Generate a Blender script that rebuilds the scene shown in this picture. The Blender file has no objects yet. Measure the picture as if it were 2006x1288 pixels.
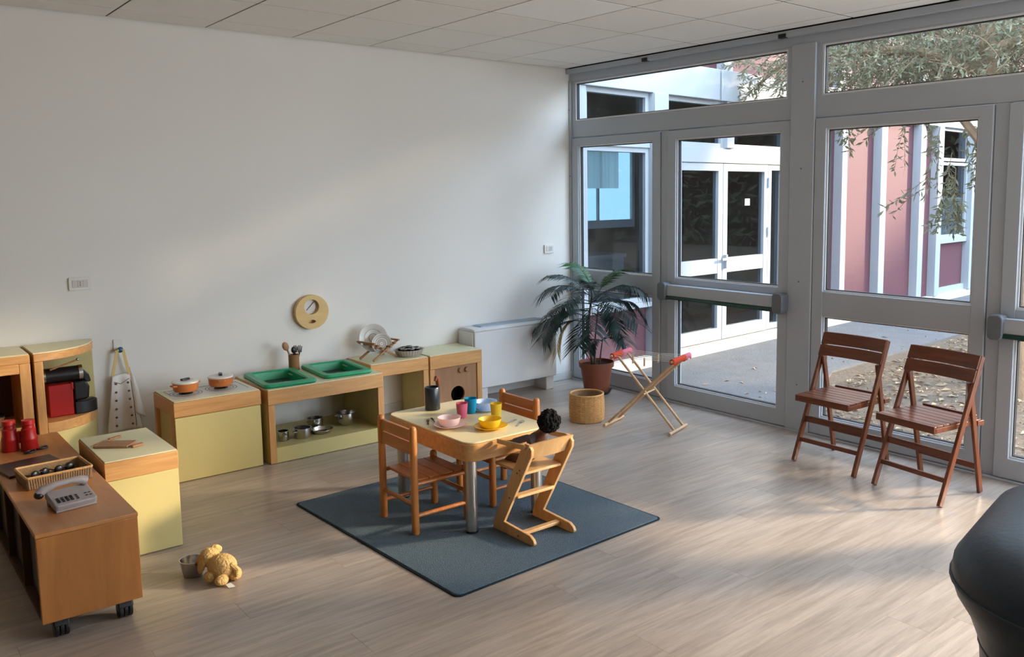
import bpy, math, random
from mathutils import Vector, Matrix, Euler
random.seed(7)
C = bpy.context.scene
COL = C.collection
PI = math.pi
R = math.radians

# ------------------------------------------------------------------ camera
cam_d = bpy.data.cameras.new('camera')
cam = bpy.data.objects.new('camera', cam_d)
COL.objects.link(cam)
YAW, PITCH, ROLL = R(40.8029), R(6.6133), R(-0.48615)
fwd = Vector((math.sin(YAW) * math.cos(PITCH), math.cos(YAW) * math.cos(PITCH), -math.sin(PITCH)))
rgt = Vector((math.cos(YAW), -math.sin(YAW), 0))
upv = rgt.cross(fwd)
r2 = rgt * math.cos(ROLL) + upv * math.sin(ROLL)
u2 = -rgt * math.sin(ROLL) + upv * math.cos(ROLL)
mw = Matrix((r2, u2, -fwd)).transposed().to_4x4()
mw.translation = Vector((0, 0, 1.74))
cam.matrix_world = mw
cam_d.sensor_fit = 'HORIZONTAL'
cam_d.sensor_width = 36.0
cam_d.lens = 36.0 * 1699.8 / 2006.0
cam_d.shift_x = (1003 - 1135.6) / 2006.0
cam_d.shift_y = (576.2 - 644) / 2006.0
cam_d.clip_start = 0.05
C.camera = cam

# ------------------------------------------------------------------ world, sun, exposure
W = bpy.data.worlds.new('sky')
C.world = W
W.use_nodes = True
wn = W.node_tree.nodes
wl = W.node_tree.links
wn.clear()
wo = wn.new('ShaderNodeOutputWorld')
wb = wn.new('ShaderNodeBackground')
wt = wn.new('ShaderNodeTexCoord')
ws = wn.new('ShaderNodeSeparateXYZ')
wr = wn.new('ShaderNodeValToRGB')
wr.color_ramp.elements[0].position = 0.0
wr.color_ramp.elements[0].color = (0.68, 0.84, 1.0, 1)
wr.color_ramp.elements[1].position = 0.9
wr.color_ramp.elements[1].color = (0.55, 0.74, 1.0, 1)
wl.new(wt.outputs['Generated'], ws.inputs[0])
wl.new(ws.outputs['Z'], wr.inputs[0])
wl.new(wr.outputs[0], wb.inputs[0])
wb.inputs[1].default_value = 6.8
wl.new(wb.outputs[0], wo.inputs[0])

SUN_AZ, SUN_EL = R(-32), R(18)
sd = bpy.data.lights.new('sun', 'SUN')
sd.energy = 8.6
sd.color = (1.0, 0.80, 0.56)
sd.angle = R(4.5)
sun = bpy.data.objects.new('sun', sd)
COL.objects.link(sun)
to_sun = Vector((math.cos(SUN_EL) * math.cos(SUN_AZ), math.cos(SUN_EL) * math.sin(SUN_AZ), math.sin(SUN_EL)))
sun.rotation_euler = to_sun.to_track_quat('Z', 'Y').to_euler()



def area(name, loc, target, sx, sy, power, col):
    d = bpy.data.lights.new(name, 'AREA')
    d.shape = 'RECTANGLE'
    d.size, d.size_y = sx, sy
    d.energy = power
    d.color = col
    o = bpy.data.objects.new(name, d)
    COL.objects.link(o)
    o.location = loc
    o.rotation_euler = (Vector(loc) - Vector(target)).to_track_quat('Z', 'Y').to_euler()
    return o


# added fill light beside the camera, standing in for daylight from further glazing
area('fill_side', (5.0, -1.2, 1.45), (0.5, 2.2, 1.2), 4.4, 2.4, 125, (0.93, 0.96, 1.0))

C.view_settings.view_transform = 'Standard'
C.view_settings.look = 'None'
C.view_settings.gamma = 1.0
C.view_settings.use_curve_mapping = False
C.view_settings.exposure = 0.60
C.cycles.max_bounces = 10
C.cycles.diffuse_bounces = 6
C.cycles.transparent_max_bounces = 16
C.cycles.sample_clamp_indirect = 6.0
C.cycles.caustics_reflective = False
C.cycles.caustics_refractive = False


# ------------------------------------------------------------------ helpers: mesh
class MB:
    def __init__(s):
        s.v = []
        s.f = []

    def add(s, vs, fs, M=None):
        o = len(s.v)
        if M is not None:
            vs = [tuple(M @ Vector(p)) for p in vs]
        s.v += [tuple(p) for p in vs]
        s.f += [tuple(i + o for i in f) for f in fs]
        return s

    def box(s, x0, x1, y0, y1, z0, z1, M=None):
        vs = [(x0, y0, z0), (x1, y0, z0), (x1, y1, z0), (x0, y1, z0), (x0, y0, z1), (x1, y0, z1), (x1, y1, z1), (x0, y1, z1)]
        fs = [(0, 3, 2, 1), (4, 5, 6, 7), (0, 1, 5, 4), (1, 2, 6, 5), (2, 3, 7, 6), (3, 0, 4, 7)]
        return s.add(vs, fs, M)

    def bar(s, p0, p1, w, h, side=(0, 1, 0)):
        """rectangular bar from p0 to p1: w along side, h across"""
        p0, p1 = Vector(p0), Vector(p1)
        d = (p1 - p0).normalized()
        a = Vector(side)
        a = (a - d * a.dot(d)).normalized()
        b = d.cross(a)
        vs = []
        for p in (p0, p1):
            for i, j in ((-1, -1), (1, -1), (1, 1), (-1, 1)):
                vs.append(p + a * (i * w / 2) + b * (j * h / 2))
        return s.add(vs, [(0, 3, 2, 1), (4, 5, 6, 7), (0, 1, 5, 4), (1, 2, 6, 5), (2, 3, 7, 6), (3, 0, 4, 7)])

    def tube(s, pts, r, n=10, caps=True):
        pts = [Vector(p) for p in pts]
        rs = r if isinstance(r, (list, tuple)) else [r] * len(pts)
        vs, fs = [], []
        ref = None
        for i, p in enumerate(pts):
            d = (pts[min(i + 1, len(pts) - 1)] - pts[max(i - 1, 0)]).normalized()
            if ref is None:
                ref = Vector((0, 0, 1)) if abs(d.z) < 0.9 else Vector((1, 0, 0))
            a = (ref - d * ref.dot(d)).normalized()
            ref = a
            b = d.cross(a)
            for k in range(n):
                t = 2 * PI * k / n
                vs.append(p + (a * math.cos(t) + b * math.sin(t)) * rs[i])
        for i in range(len(pts) - 1):
            for k in range(n):
                k2 = (k + 1) % n
                fs.append((i * n + k, i * n + k2, (i + 1) * n + k2, (i + 1) * n + k))
        if caps:
            fs.append(tuple(reversed(range(n))))
            fs.append(tuple(range((len(pts) - 1) * n, len(pts) * n)))
        return s.add(vs, fs)

    def cyl(s, p0, p1, r0, r1=None, n=20):
        return s.tube([p0, p1], [r0, r0 if r1 is None else r1], n)

    def lathe(s, prof, c=(0, 0, 0), n=28, sx=1, sy=1, M=None):
        vs, fs = [], []
        rings = []
        for r, z in prof:
            if r <= 1e-6:
                rings.append([len(vs)])
                vs.append((c[0], c[1], c[2] + z))
            else:
                rings.append(list(range(len(vs), len(vs) + n)))
                for k in range(n):
                    t = 2 * PI * k / n
                    vs.append((c[0] + sx * r * math.cos(t), c[1] + sy * r * math.sin(t), c[2] + z))
        for a, b in zip(rings[:-1], rings[1:]):
            for k in range(n):
                k2 = (k + 1) % n
                if len(a) == 1 and len(b) == 1:
                    continue
                if len(a) == 1:
                    fs.append((a[0], b[k2], b[k]))
                elif len(b) == 1:
                    fs.append((a[k], a[k2], b[0]))
                else:
                    fs.append((a[k], a[k2], b[k2], b[k]))
        return s.add(vs, fs, M)

    def prism(s, poly, plane, a0, a1, M=None):
        n = len(poly)

        def P(u, v, a):
            return {'xy': (u, v, a), 'xz': (u, a, v), 'yz': (a, u, v)}[plane]
        vs = [P(u, v, a0) for u, v in poly] + [P(u, v, a1) for u, v in poly]
        fs = [tuple(reversed(range(n))), tuple(range(n, 2 * n))]
        fs += [(i, (i + 1) % n, n + (i + 1) % n, n + i) for i in range(n)]
        return s.add(vs, fs, M)

    def frame(s, x0, x1, z0, z1, w, y0, y1, wb=None, wt=None):
        """hollow rectangle in the xz plane, one closed ring"""
        wb = w if wb is None else wb
        wt = w if wt is None else wt
        o = [(x0, z0), (x1, z0), (x1, z1), (x0, z1)]
        i = [(x0 + w, z0 + wb), (x1 - w, z0 + wb), (x1 - w, z1 - wt), (x0 + w, z1 - wt)]
        vs = [(x, y0, z) for x, z in o + i] + [(x, y1, z) for x, z in o + i]
        fs = []
        for k in range(4):
            k2 = (k + 1) % 4
            fs += [(k, k2, 4 + k2, 4 + k), (8 + k, 12 + k, 12 + k2, 8 + k2), (k, 8 + k, 8 + k2, k2), (4 + k, 4 + k2, 12 + k2, 12 + k)]
        return s.add(vs, fs)

    def ell(s, c, r, nu=16, nv=10, M=None, wob=0, seed=0):
        rnd = random.Random(seed)
        prof = [(math.sin(PI * j / nv), -math.cos(PI * j / nv)) for j in range(nv + 1)]
        m = MB().lathe(prof, (0, 0, 0), nu)
        T = Matrix.Translation(c) @ (M if M is not None else Matrix()) @ Matrix.Diagonal((r[0], r[1], r[2], 1))
        vs = [Vector(p) * (1 + wob * (rnd.random() - .5)) for p in m.v]
        return s.add(vs, m.f, T)

    def xf(s, M):
        s.v = [tuple(M @ Vector(p)) for p in s.v]
        return s


def rrect(x0, x1, y0, y1, r, n=6):
    out = []
    for cx, cy, a in ((x1 - r, y0 + r, -90), (x1 - r, y1 - r, 0), (x0 + r, y1 - r, 90), (x0 + r, y0 + r, 180)):
        for k in range(n + 1):
            t = R(a + 90 * k / n)
            out.append((cx + r * math.cos(t), cy + r * math.sin(t)))
    return out


def mesh_of(name, m, sharp=35):
    me = bpy.data.meshes.new(name)
    me.from_pydata(m.v, [], m.f)
    me.update()
    me.polygons.foreach_set('use_smooth', [True] * len(me.polygons))
    me.set_sharp_from_angle(angle=R(sharp))
    return me


def obj(name, m, mat, parent=None, bev=0, loc=None, rotz=0, sharp=35, seg=2):
    me = m if isinstance(m, bpy.types.Mesh) else mesh_of(name, m, sharp)
    if mat is not None and not me.materials:
        me.materials.append(mat)
    o = bpy.data.objects.new(name, me)
    COL.objects.link(o)
    if parent is not None:
        o.parent = parent
    if loc is not None:
        o.location = loc
    o.rotation_euler.z = rotz
    if bev:
        b = o.modifiers.new('bevel', 'BEVEL')
        b.width = bev
        b.segments = seg
        b.limit_method = 'ANGLE'
        b.angle_limit = R(40)
        b.use_clamp_overlap = True
    return o


def tag(o, label=None, cat=None, group=None, kind=None):
    if label:
        o['label'] = label
    if cat:
        o['category'] = cat
    if group:
        o['group'] = group
    if kind:
        o['kind'] = kind
    return o


def thing(name, label, cat, loc=(0, 0, 0), rotz=0, group=None):
    o = bpy.data.objects.new(name, None)
    o.empty_display_size = 0.05
    COL.objects.link(o)
    o.location = loc
    o.rotation_euler = (0, 0, rotz)
    return tag(o, label, cat, group)


def struct(name, m, mat, bev=0, label=None):
    return tag(obj(name, m, mat, bev=bev), label, None, None, 'structure')


def dup(root, loc, rotz, label=None, group=None):
    r = root.copy()
    COL.objects.link(r)
    r.location = loc
    r.rotation_euler = (0, 0, rotz)
    if label:
        r['label'] = label
    if group:
        r['group'] = group
    for ch in list(root.children):
        c = ch.copy()
        COL.objects.link(c)
        c.parent = r
        for g in list(ch.children):
            d = g.copy()
            COL.objects.link(d)
            d.parent = c
    return r


# ------------------------------------------------------------------ helpers: materials
def lin(c):
    return tuple(((x / 255) / 12.92 if x / 255 <= 0.04045 else ((x / 255 + 0.055) / 1.055) ** 2.4) for x in c) + (1,)


def base(name, rough=0.5, spec=0.5, metal=0.0):
    m = bpy.data.materials.new(name)
    m.use_nodes = True
    nt = m.node_tree
    b = nt.nodes['Principled BSDF']
    b.inputs['Roughness'].default_value = rough
    b.inputs['Metallic'].default_value = metal
    b.inputs['Specular IOR Level'].default_value = spec
    return m, nt, b


def N(nt, t, **kw):
    n = nt.nodes.new(t)
    for k, v in kw.items():
        if k in n.inputs:
            n.inputs[k].default_value = v
        else:
            setattr(n, k, v)
    return n


def plain(name, c, rough=0.5, spec=0.5, metal=0.0, var=0.06, scale=12, bump=0.0, bscale=200):
    m, nt, b = base(name, rough, spec, metal)
    L = nt.links
    tc = N(nt, 'ShaderNodeTexCoord')
    no = N(nt, 'ShaderNodeTexNoise', Scale=scale, Detail=4.0)
    L.new(tc.outputs['Object'], no.inputs['Vector'])
    mx = N(nt, 'ShaderNodeMix', data_type='RGBA')
    c0 = lin(c)
    mx.inputs[6].default_value = tuple(x * (1 - var) for x in c0[:3]) + (1,)
    mx.inputs[7].default_value = tuple(min(1, x * (1 + var)) for x in c0[:3]) + (1,)
    L.new(no.outputs['Fac'], mx.inputs[0])
    L.new(mx.outputs[2], b.inputs['Base Color'])
    if bump:
        n2 = N(nt, 'ShaderNodeTexNoise', Scale=bscale, Detail=3.0)
        L.new(tc.outputs['Object'], n2.inputs['Vector'])
        bp = N(nt, 'ShaderNodeBump', Strength=bump, Distance=0.01)
        L.new(n2.outputs['Fac'], bp.inputs['Height'])
        L.new(bp.outputs[0], b.inputs['Normal'])
    return m


def wood(name, c1, c2, axis='x', rough=0.4, scale=9, rnd=0.0, spec=0.5, stretch=14.0):
    m, nt, b = base(name, rough, spec)
    L = nt.links
    tc = N(nt, 'ShaderNodeTexCoord')
    mp = N(nt, 'ShaderNodeMapping')
    sc = [stretch, stretch, stretch]
    sc['xyz'.index(axis)] = 1.0
    mp.inputs['Scale'].default_value = sc
    no = N(nt, 'ShaderNodeTexNoise', Scale=scale * 0.35, Detail=7.0, Roughness=0.65, Distortion=0.6)
    oi = N(nt, 'ShaderNodeObjectInfo')
    va = N(nt, 'ShaderNodeVectorMath', operation='ADD')
    vm = N(nt, 'ShaderNodeVectorMath', operation='SCALE')
    vm.inputs[0].default_value = (37.0, 17.0, 71.0)
    L.new(oi.outputs['Random'], vm.inputs['Scale'])
    L.new(tc.outputs['Object'], mp.inputs['Vector'])
    L.new(mp.outputs[0], va.inputs[0])
    L.new(vm.outputs[0], va.inputs[1])
    L.new(va.outputs[0], no.inputs['Vector'])
    rp = N(nt, 'ShaderNodeValToRGB')
    rp.color_ramp.elements[0].position = 0.32
    rp.color_ramp.elements[0].color = lin(c2)
    rp.color_ramp.elements[1].position = 0.66
    rp.color_ramp.elements[1].color = lin(c1)
    L.new(no.outputs['Fac'], rp.inputs[0])
    if rnd:
        hs = N(nt, 'ShaderNodeHueSaturation')
        mr = N(nt, 'ShaderNodeMapRange')
        mr.inputs['To Min'].default_value = 1 - rnd
        mr.inputs['To Max'].default_value = 1 + rnd
        L.new(oi.outputs['Random'], mr.inputs[0])
        L.new(mr.outputs[0], hs.inputs['Value'])
        L.new(rp.outputs[0], hs.inputs['Color'])
        L.new(hs.outputs[0], b.inputs['Base Color'])
    else:
        L.new(rp.outputs[0], b.inputs['Base Color'])
    bp = N(nt, 'ShaderNodeBump', Strength=0.08, Distance=0.004)
    L.new(no.outputs['Fac'], bp.inputs['Height'])
    L.new(bp.outputs[0], b.inputs['Normal'])
    return m


def glass(name, tint=(1, 1, 1), refl=1.0, rough=0.0):
    m = bpy.data.materials.new(name)
    m.use_nodes = True
    nt = m.node_tree
    nt.nodes.clear()
    o = N(nt, 'ShaderNodeOutputMaterial')
    tr = N(nt, 'ShaderNodeBsdfTransparent')
    tr.inputs[0].default_value = tint + (1,)
    gl = N(nt, 'ShaderNodeBsdfGlossy', Roughness=rough)
    lw_ = N(nt, 'ShaderNodeLayerWeight', Blend=0.5)
    pw = N(nt, 'ShaderNodeMath', operation='POWER')
    pw.inputs[1].default_value = 5.0
    nt.links.new(lw_.outputs['Facing'], pw.inputs[0])
    fr = N(nt, 'ShaderNodeMath', operation='MULTIPLY_ADD')
    fr.inputs[1].default_value = 0.96
    fr.inputs[2].default_value = 0.04
    nt.links.new(pw.outputs[0], fr.inputs[0])
    mu = N(nt, 'ShaderNodeMath', operation='MULTIPLY')
    mu.inputs[1].default_value = refl
    mx = N(nt, 'ShaderNodeMixShader')
    nt.links.new(fr.outputs[0], mu.inputs[0])
    nt.links.new(mu.outputs[0], mx.inputs[0])
    nt.links.new(tr.outputs[0], mx.inputs[1])
    nt.links.new(gl.outputs[0], mx.inputs[2])
    nt.links.new(mx.outputs[0], o.inputs[0])
    return m


def translucent(name, c, t=0.35, rough=0.35, spec=0.5):
    m, nt, b = base(name, rough, spec)
    b.inputs['Base Color'].default_value = lin(c)
    tr = N(nt, 'ShaderNodeBsdfTranslucent')
    tr.inputs[0].default_value = lin(c)
    mx = N(nt, 'ShaderNodeMixShader')
    mx.inputs[0].default_value = t
    nt.links.new(b.outputs[0], mx.inputs[1])
    nt.links.new(tr.outputs[0], mx.inputs[2])
    nt.links.new(mx.outputs[0], nt.nodes['Material Output'].inputs[0])
    return m


# room
M_wall = plain('wall_paint', (230, 227, 221), 0.85, 0.2, var=0.012, scale=3, bump=0.05, bscale=180)
M_wall2 = plain('unseen_wall_dark', (104, 88, 72), 0.7, 0.3, var=0.05, scale=3)  # unseen walls, darkened in colour to cut bounce light
M_ceil = plain('ceiling_tile_paint', (240, 238, 233), 0.9, 0.1, var=0.02, scale=25, bump=0.15, bscale=350)
M_ceil2 = plain('ceiling_tile_white', (244, 244, 242), 0.8, 0.2, var=0.01)
M_grid = plain('ceiling_joint_dark', (70, 66, 62), 0.9, 0.1)
M_alu = plain('grey_aluminium_paint', (176, 184, 193), 0.42, 0.5, var=0.02)
M_alu_d = plain('grey_bar_housing', (105, 112, 120), 0.4, 0.5)
M_gasket = plain('black_gasket', (28, 28, 30), 0.6)
M_bead = plain('white_glazing_bead', (226, 228, 230), 0.4)
M_glass = glass('window_glass', (0.97, 0.98, 0.985), 0.55)
M_green_bar = plain('dark_green_bar', (14, 62, 52), 0.4)
M_plank = wood('laminate_oak', (184, 170, 157), (150, 136, 123), 'x', 0.28, 7, 0.07, 0.6, 12)
M_subfloor = plain('subfloor', (96, 84, 74), 0.9)
M_base = plain('baseboard_white', (208, 207, 204), 0.5)
# furniture
BE1, BE2 = (214, 164, 104), (190, 136, 80)
M_beech_x = wood('beech_x', BE1, BE2, 'x', 0.38)
M_beech_y = wood('beech_y', BE1, BE2, 'y', 0.38)
M_beech_z = wood('beech_z', BE1, BE2, 'z', 0.38)
M_cart = wood('cart_beech', (184, 124, 66), (160, 102, 52), 'z', 0.35, 5, 0, 0.5, 6)
M_cart_y = wood('cart_beech_top', (196, 138, 84), (172, 114, 64), 'y', 0.35, 5, 0, 0.5, 6)
M_cream = plain('cream_laminate', (206, 190, 128), 0.45, 0.4, var=0.02)
M_mint = plain('pale_mint_laminate', (216, 212, 176), 0.4, 0.4, var=0.015)
M_pale = plain('pale_table_laminate', (228, 212, 166), 0.35, 0.5, var=0.015)
M_pine = wood('varnished_pine', (198, 130, 66), (168, 98, 44), 'z', 0.32, 8)
M_pine_x = wood('varnished_pine_across', (192, 122, 60), (162, 92, 42), 'y', 0.32, 8)
M_ply = wood('birch_ply', (226, 182, 128), (204, 156, 100), 'z', 0.4, 5, 0, 0.4, 6)
M_fold = wood('teak_stain', (124, 70, 42), (92, 48, 27), 'z', 0.3, 8)
M_fold_y = wood('teak_stain_across', (118, 64, 40), (86, 44, 26), 'y', 0.3, 8)
M_steel = plain('stainless_steel', (196, 192, 188), 0.22, 0.5, 1.0, 0.05)
M_brushed = plain('brushed_steel', (190, 184, 176), 0.32, 0.5, 1.0, 0.05)
M_cartin = plain('cart_inside_shade', (70, 46, 30), 0.7, 0.2)  # inside of the cart darkened; compartment shade put into the colour
M_brown = wood('brown_panel', (162, 120, 84), (146, 106, 74), 'z', 0.55, 5)
M_black = plain('black_plastic', (20, 20, 22), 0.35)
M_hole = plain('dark_hole', (26, 20, 14), 0.9, 0.1)
M_white = plain('white_plastic', (222, 220, 212), 0.4)
M_fan = plain('convector_white', (212, 212, 212), 0.45, var=0.015)
M_grille = plain('convector_grille', (166, 178, 190), 0.45)
M_rug = plain('rug_blue_grey', (96, 112, 124), 0.95, 0.1, var=0.5, scale=170, bump=0.8, bscale=260)
M_rug_e = plain('rug_binding', (34, 46, 54), 0.9, 0.1)
M_green = plain('green_plastic', (24, 150, 102), 0.35, 0.5, var=0.04)
M_orange = plain('orange_enamel', (206, 122, 62), 0.3)
M_enamel = plain('white_enamel', (232, 228, 222), 0.25)
M_hob = plain('hob_sheet_grey', (206, 206, 198), 0.3)
M_hobline = plain('hob_print_dark', (66, 56, 54), 0.5)
M_pink = translucent('pink_plastic', (232, 120, 150), 0.3)
M_pinkpale = translucent('pale_pink_plastic', (248, 228, 226), 0.3)
M_blue = translucent('blue_plastic', (6, 150, 196), 0.25)
M_bluepale = translucent('pale_blue_plastic', (204, 222, 242), 0.3)
M_yellow = translucent('yellow_plastic', (246, 214, 60), 0.3)
M_jug = plain('dark_slate_enamel', (38, 48, 56), 0.3)
M_terra = plain('terracotta_plastic', (132, 72, 50), 0.55, var=0.05)
M_soil = plain('soil', (46, 34, 28), 0.95, 0.1, var=0.4, scale=60)
M_frond = plain('palm_green', (40, 58, 54), 0.42, 0.4, var=0.35, scale=6)
M_frond2 = plain('palm_bright_green', (48, 92, 48), 0.42, 0.4, var=0.3, scale=6)
M_frond_dry = plain('palm_dry_brown', (140, 110, 62), 0.6, 0.2, var=0.3, scale=8)
M_stem = plain('palm_stem', (76, 62, 44), 0.7, var=0.3, scale=20)
M_wick = plain('wicker', (206, 162, 106), 0.6, 0.3, var=0.25, scale=40, bump=0.3, bscale=120)
M_wick_d = plain('wicker_dark', (150, 122, 92), 0.7, 0.2, var=0.3, scale=50, bump=0.4, bscale=150)
M_dowel = wood('pale_dowel', (214, 182, 146), (190, 154, 116), 'z', 0.45, 6, 0, 0.4, 8)
M_cloth_o = plain('orange_cloth', (202, 78, 52), 0.85, 0.1, var=0.2, scale=25)
M_cloth_p = plain('pink_cloth', (206, 116, 136), 0.85, 0.1, var=0.2, scale=25)
M_string = plain('white_string', (224, 222, 214), 0.8)
M_apron = plain('apron_white_cotton', (236, 231, 224), 0.9, 0.1, var=0.03)
M_strap = plain('apron_yellow_strap', (228, 200, 132), 0.9, 0.1)
M_button = plain('apron_button', (120, 90, 58), 0.6)
M_red = plain('red_plastic', (164, 18, 15), 0.38, var=0.05)
M_phone = plain('grey_phone_plastic', (150, 144, 146), 0.45)
M_plush = plain('tan_plush', (224, 184, 120), 0.95, 0.1, var=0.18, scale=60, bump=1.0, bscale=90)
M_tagw = plain('white_fabric_tag', (226, 222, 212), 0.9, 0.1)
M_hair = plain('black_curly_hair', (20, 17, 16), 0.8, 0.2, var=0.3, scale=80, bump=1.0, bscale=150)
M_skin = plain('brown_doll_skin', (96, 60, 42), 0.55)
M_dress = plain('grey_doll_dress', (96, 92, 96), 0.9, 0.1, var=0.12, scale=60)
M_cork = plain('cork_brown', (146, 106, 72), 0.8, 0.1, var=0.12, scale=50)
M_spoon = wood('spoon_wood', (176, 132, 92), (150, 106, 70), 'z', 0.55)
M_plate = plain('plate_grey_white', (206, 202, 194), 0.25, 0.5, var=0.03)
M_plate_d = plain('plate_print_grey', (120, 112, 104), 0.35)
M_tin = plain('aluminium_tin', (196, 190, 184), 0.4, 0.5, 0.75)
M_darktin = plain('dark_tin', (58, 54, 54), 0.35, 0.5, 0.8)
M_rackwood = wood('rack_wood', (170, 126, 86), (140, 98, 62), 'x', 0.5)
M_clock = wood('clock_wood', (224, 192, 132), (208, 172, 112), 'x', 0.5, 5, 0, 0.3, 4)
M_sofa = plain('teal_leatherette', (24, 42, 58), 0.42, 0.5, var=0.06, scale=5, bump=0.08, bscale=60)
M_tealhook = plain('blue_knob', (28, 86, 120), 0.4)
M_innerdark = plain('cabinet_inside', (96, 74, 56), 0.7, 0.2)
M_castor = plain('castor_black', (22, 22, 24), 0.4)
# outside
M_fwhite = plain('facade_white_paint', (160, 163, 166), 0.5, 0.3, var=0.02)
M_fpink = plain('facade_pink_panel', (96, 60, 66), 0.6, 0.3, var=0.03, scale=2)
M_fglass = glass('facade_glass', (0.66, 0.70, 0.74), 1.0)
M_concrete = plain('concrete_base', (196, 186, 168), 0.85, 0.2, var=0.1, scale=9)
M_path = plain('grey_paving', (100, 98, 97), 0.9, 0.2, var=0.22, scale=6, bump=0.6, bscale=40)
M_ground = plain('mulch_ground', (104, 90, 76), 0.95, 0.1, var=0.45, scale=22, bump=0.9, bscale=45)
M_dryleaf = plain('dry_leaf', (150, 128, 102), 0.8, 0.2, var=0.35, scale=3)
M_bark = plain('olive_bark', (128, 104, 82), 0.9, 0.1, var=0.35, scale=14, bump=0.8, bscale=30)
M_olive = translucent('olive_leaf', (116, 114, 88), 0.3, 0.45, 0.4)
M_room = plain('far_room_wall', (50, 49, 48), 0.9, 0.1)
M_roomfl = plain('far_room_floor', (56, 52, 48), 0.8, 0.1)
M_curtain = translucent('far_curtain', (226, 226, 224), 0.6, 0.9, 0.1)
M_bluepane = bpy.data.materials.new('far_pane_glow')  # emissive material for the glowing pane added behind the left bay
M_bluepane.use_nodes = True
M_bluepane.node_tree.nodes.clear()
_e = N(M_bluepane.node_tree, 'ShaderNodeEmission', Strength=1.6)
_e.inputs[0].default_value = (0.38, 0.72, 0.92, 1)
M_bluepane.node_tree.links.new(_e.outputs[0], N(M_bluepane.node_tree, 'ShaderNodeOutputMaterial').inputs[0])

# ------------------------------------------------------------------ room shell
XL, XR, YB, YR, ZC = -5.2, 5.24, 6.173, -3.6, 2.866
fl = struct('floor', MB().box(XL - .1, XR + .12, YR - .1, YB + .1, -0.12, -0.009), M_subfloor)
pm = {}


def plank_mesh(L, wd):
    key = (round(L, 3), round(wd, 3))
    if key not in pm:
        m = MB().box(0, L, 0, wd, -.0085, 0)
        me = mesh_of('plank', m, 20)
        me.materials.append(M_plank)
        pm[key] = me
    return pm[key]


PW, PL = 0.192, 1.285
row = 0
y = YB - PW
while y > YR - PW:
    x = -1.6 - random.random() * PL if y > 0.6 else XL
    if y > 0.6:
        while x < XR:
            x1 = min(x + PL, XR)
            if x1 - x > 0.05:
                obj('plank', plank_mesh(x1 - x - 0.001, PW - 0.001), None, fl, loc=(x, y, 0))
            x += PL
    else:
        obj('plank', plank_mesh(XR - XL, PW - 0.0006), None, fl, loc=(XL, y, 0))
    y -= PW

ce = struct('ceiling', MB().box(XL - .1, XR + .1, YR - .1, YB + .1, ZC + 0.0032, ZC + 0.2), M_grid)
tm = {}


def tile_mesh(a, b, mat):
    key = (round(a, 3), round(b, 3), mat.name)
    if key not in tm:
        c = 0.004
        c = .0012
        m = MB().add([(0, 0, .003), (a, 0, .003), (a, b, .003), (0, b, .003), (0, 0, c), (a, 0, c), (a, b, c), (0, b, c),
                      (c, c, 0), (a - c, c, 0), (a - c, b - c, 0), (c, b - c, 0)],
                     [(1, 0, 4, 5), (2, 1, 5, 6), (3, 2, 6, 7), (0, 3, 7, 4), (5, 4, 8, 9), (6, 5, 9, 10), (7, 6, 10, 11), (4, 7, 11, 8), (9, 8, 11, 10)])
        me = mesh_of('ceiling_tile', m, 20)
        me.materials.append(mat)
        tm[key] = me
    return tm[key]


xs = [XL + 0.01]
x = 1.424 - 0.6 * 11
while x < 5.1:
    if x > XL + 0.05:
        xs.append(x)
    x += 0.6
xs.append(XR - 0.06)
ys = [YB - 0.004]
y = 5.885
while y > YR:
    ys.append(y)
    y -= 0.66
ys.append(YR)
for i in range(len(xs) - 1):
    for j in range(len(ys) - 1):
        a, b = xs[i + 1] - xs[i] - 0.010, ys[j] - ys[j + 1] - 0.016
        if a < 0.02 or b < 0.02:
            continue
        white = (abs(xs[i] - 3.224) < 0.02 and abs(ys[j] - 4.565) < 0.02)
        t = obj('ceiling_tile', tile_mesh(a, b, M_ceil2 if white else M_ceil), None, ce, loc=(xs[i] + .005, ys[j + 1] + .008, ZC))
        if white:
            t['label'] = 'whiter smooth ceiling panel'

struct('wall_back', MB().box(XL - .2, XR + .02, YB, YB + 0.2, -0.1, ZC + .1), M_wall)
struct('wall_left', MB().box(XL - .2, XL, YR - .2, YB + .2, -0.1, ZC + .1), M_wall2)
struct('wall_rear', MB().box(XL - .2, XR + .2, YR - .2, YR, -0.1, ZC + .1), M_wall2)
struct('baseboard_back', MB().box(XL, XR - .02, YB - 0.012, YB - 0.0005, 0.0005, 0.075), M_base, 0.003)

# ------------------------------------------------------------------ glazed wall (x = 5.24 inner face)
XI, XO = 5.235, 5.305
wr_ = tag(obj('wall_right', MB().box(XI - .01, XO + .02, YR, YB - .001, 2.752, 2.862), M_alu, bev=.004), None, None, None, 'structure')
obj('curtain_rail', MB().box(XI - .055, XI - .012, YR, YB - .002, 2.815, 2.858), M_alu, wr_, 0.003)
for yy in (5.16, 3.80, 1.9):
    obj('rail_bracket', MB().box(XI - .062, XI - .030, yy - .03, yy + .03, 2.812, 2.84), M_gasket, wr_)
obj('floor_sill', MB().box(XI - .03, XO + .05, YR, YB - .001, -.05, 0.012), M_alu, wr_, 0.003)
posts = [(6.152, 6.170), (3.545, 3.742), (0.915, 1.095), (-1.735, -1.555), (YR + .01, YR + .12)]
for a, b in posts:
    obj('post', MB().box(XI - .022, XO + .03, a, b, 0.012, 2.76), M_alu, wr_, 0.004)
    for zz in (0.35, 1.1, 1.9, 2.5):
        obj('screw', MB().lathe([(0, 0), (.006, 0), (.006, .003), (0, .004)], n=8, M=Matrix.Translation((XI - .022, (a + b) / 2, zz)) @ Matrix.Rotation(-PI / 2, 4, 'Y')), M_alu_d, wr_)


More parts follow.
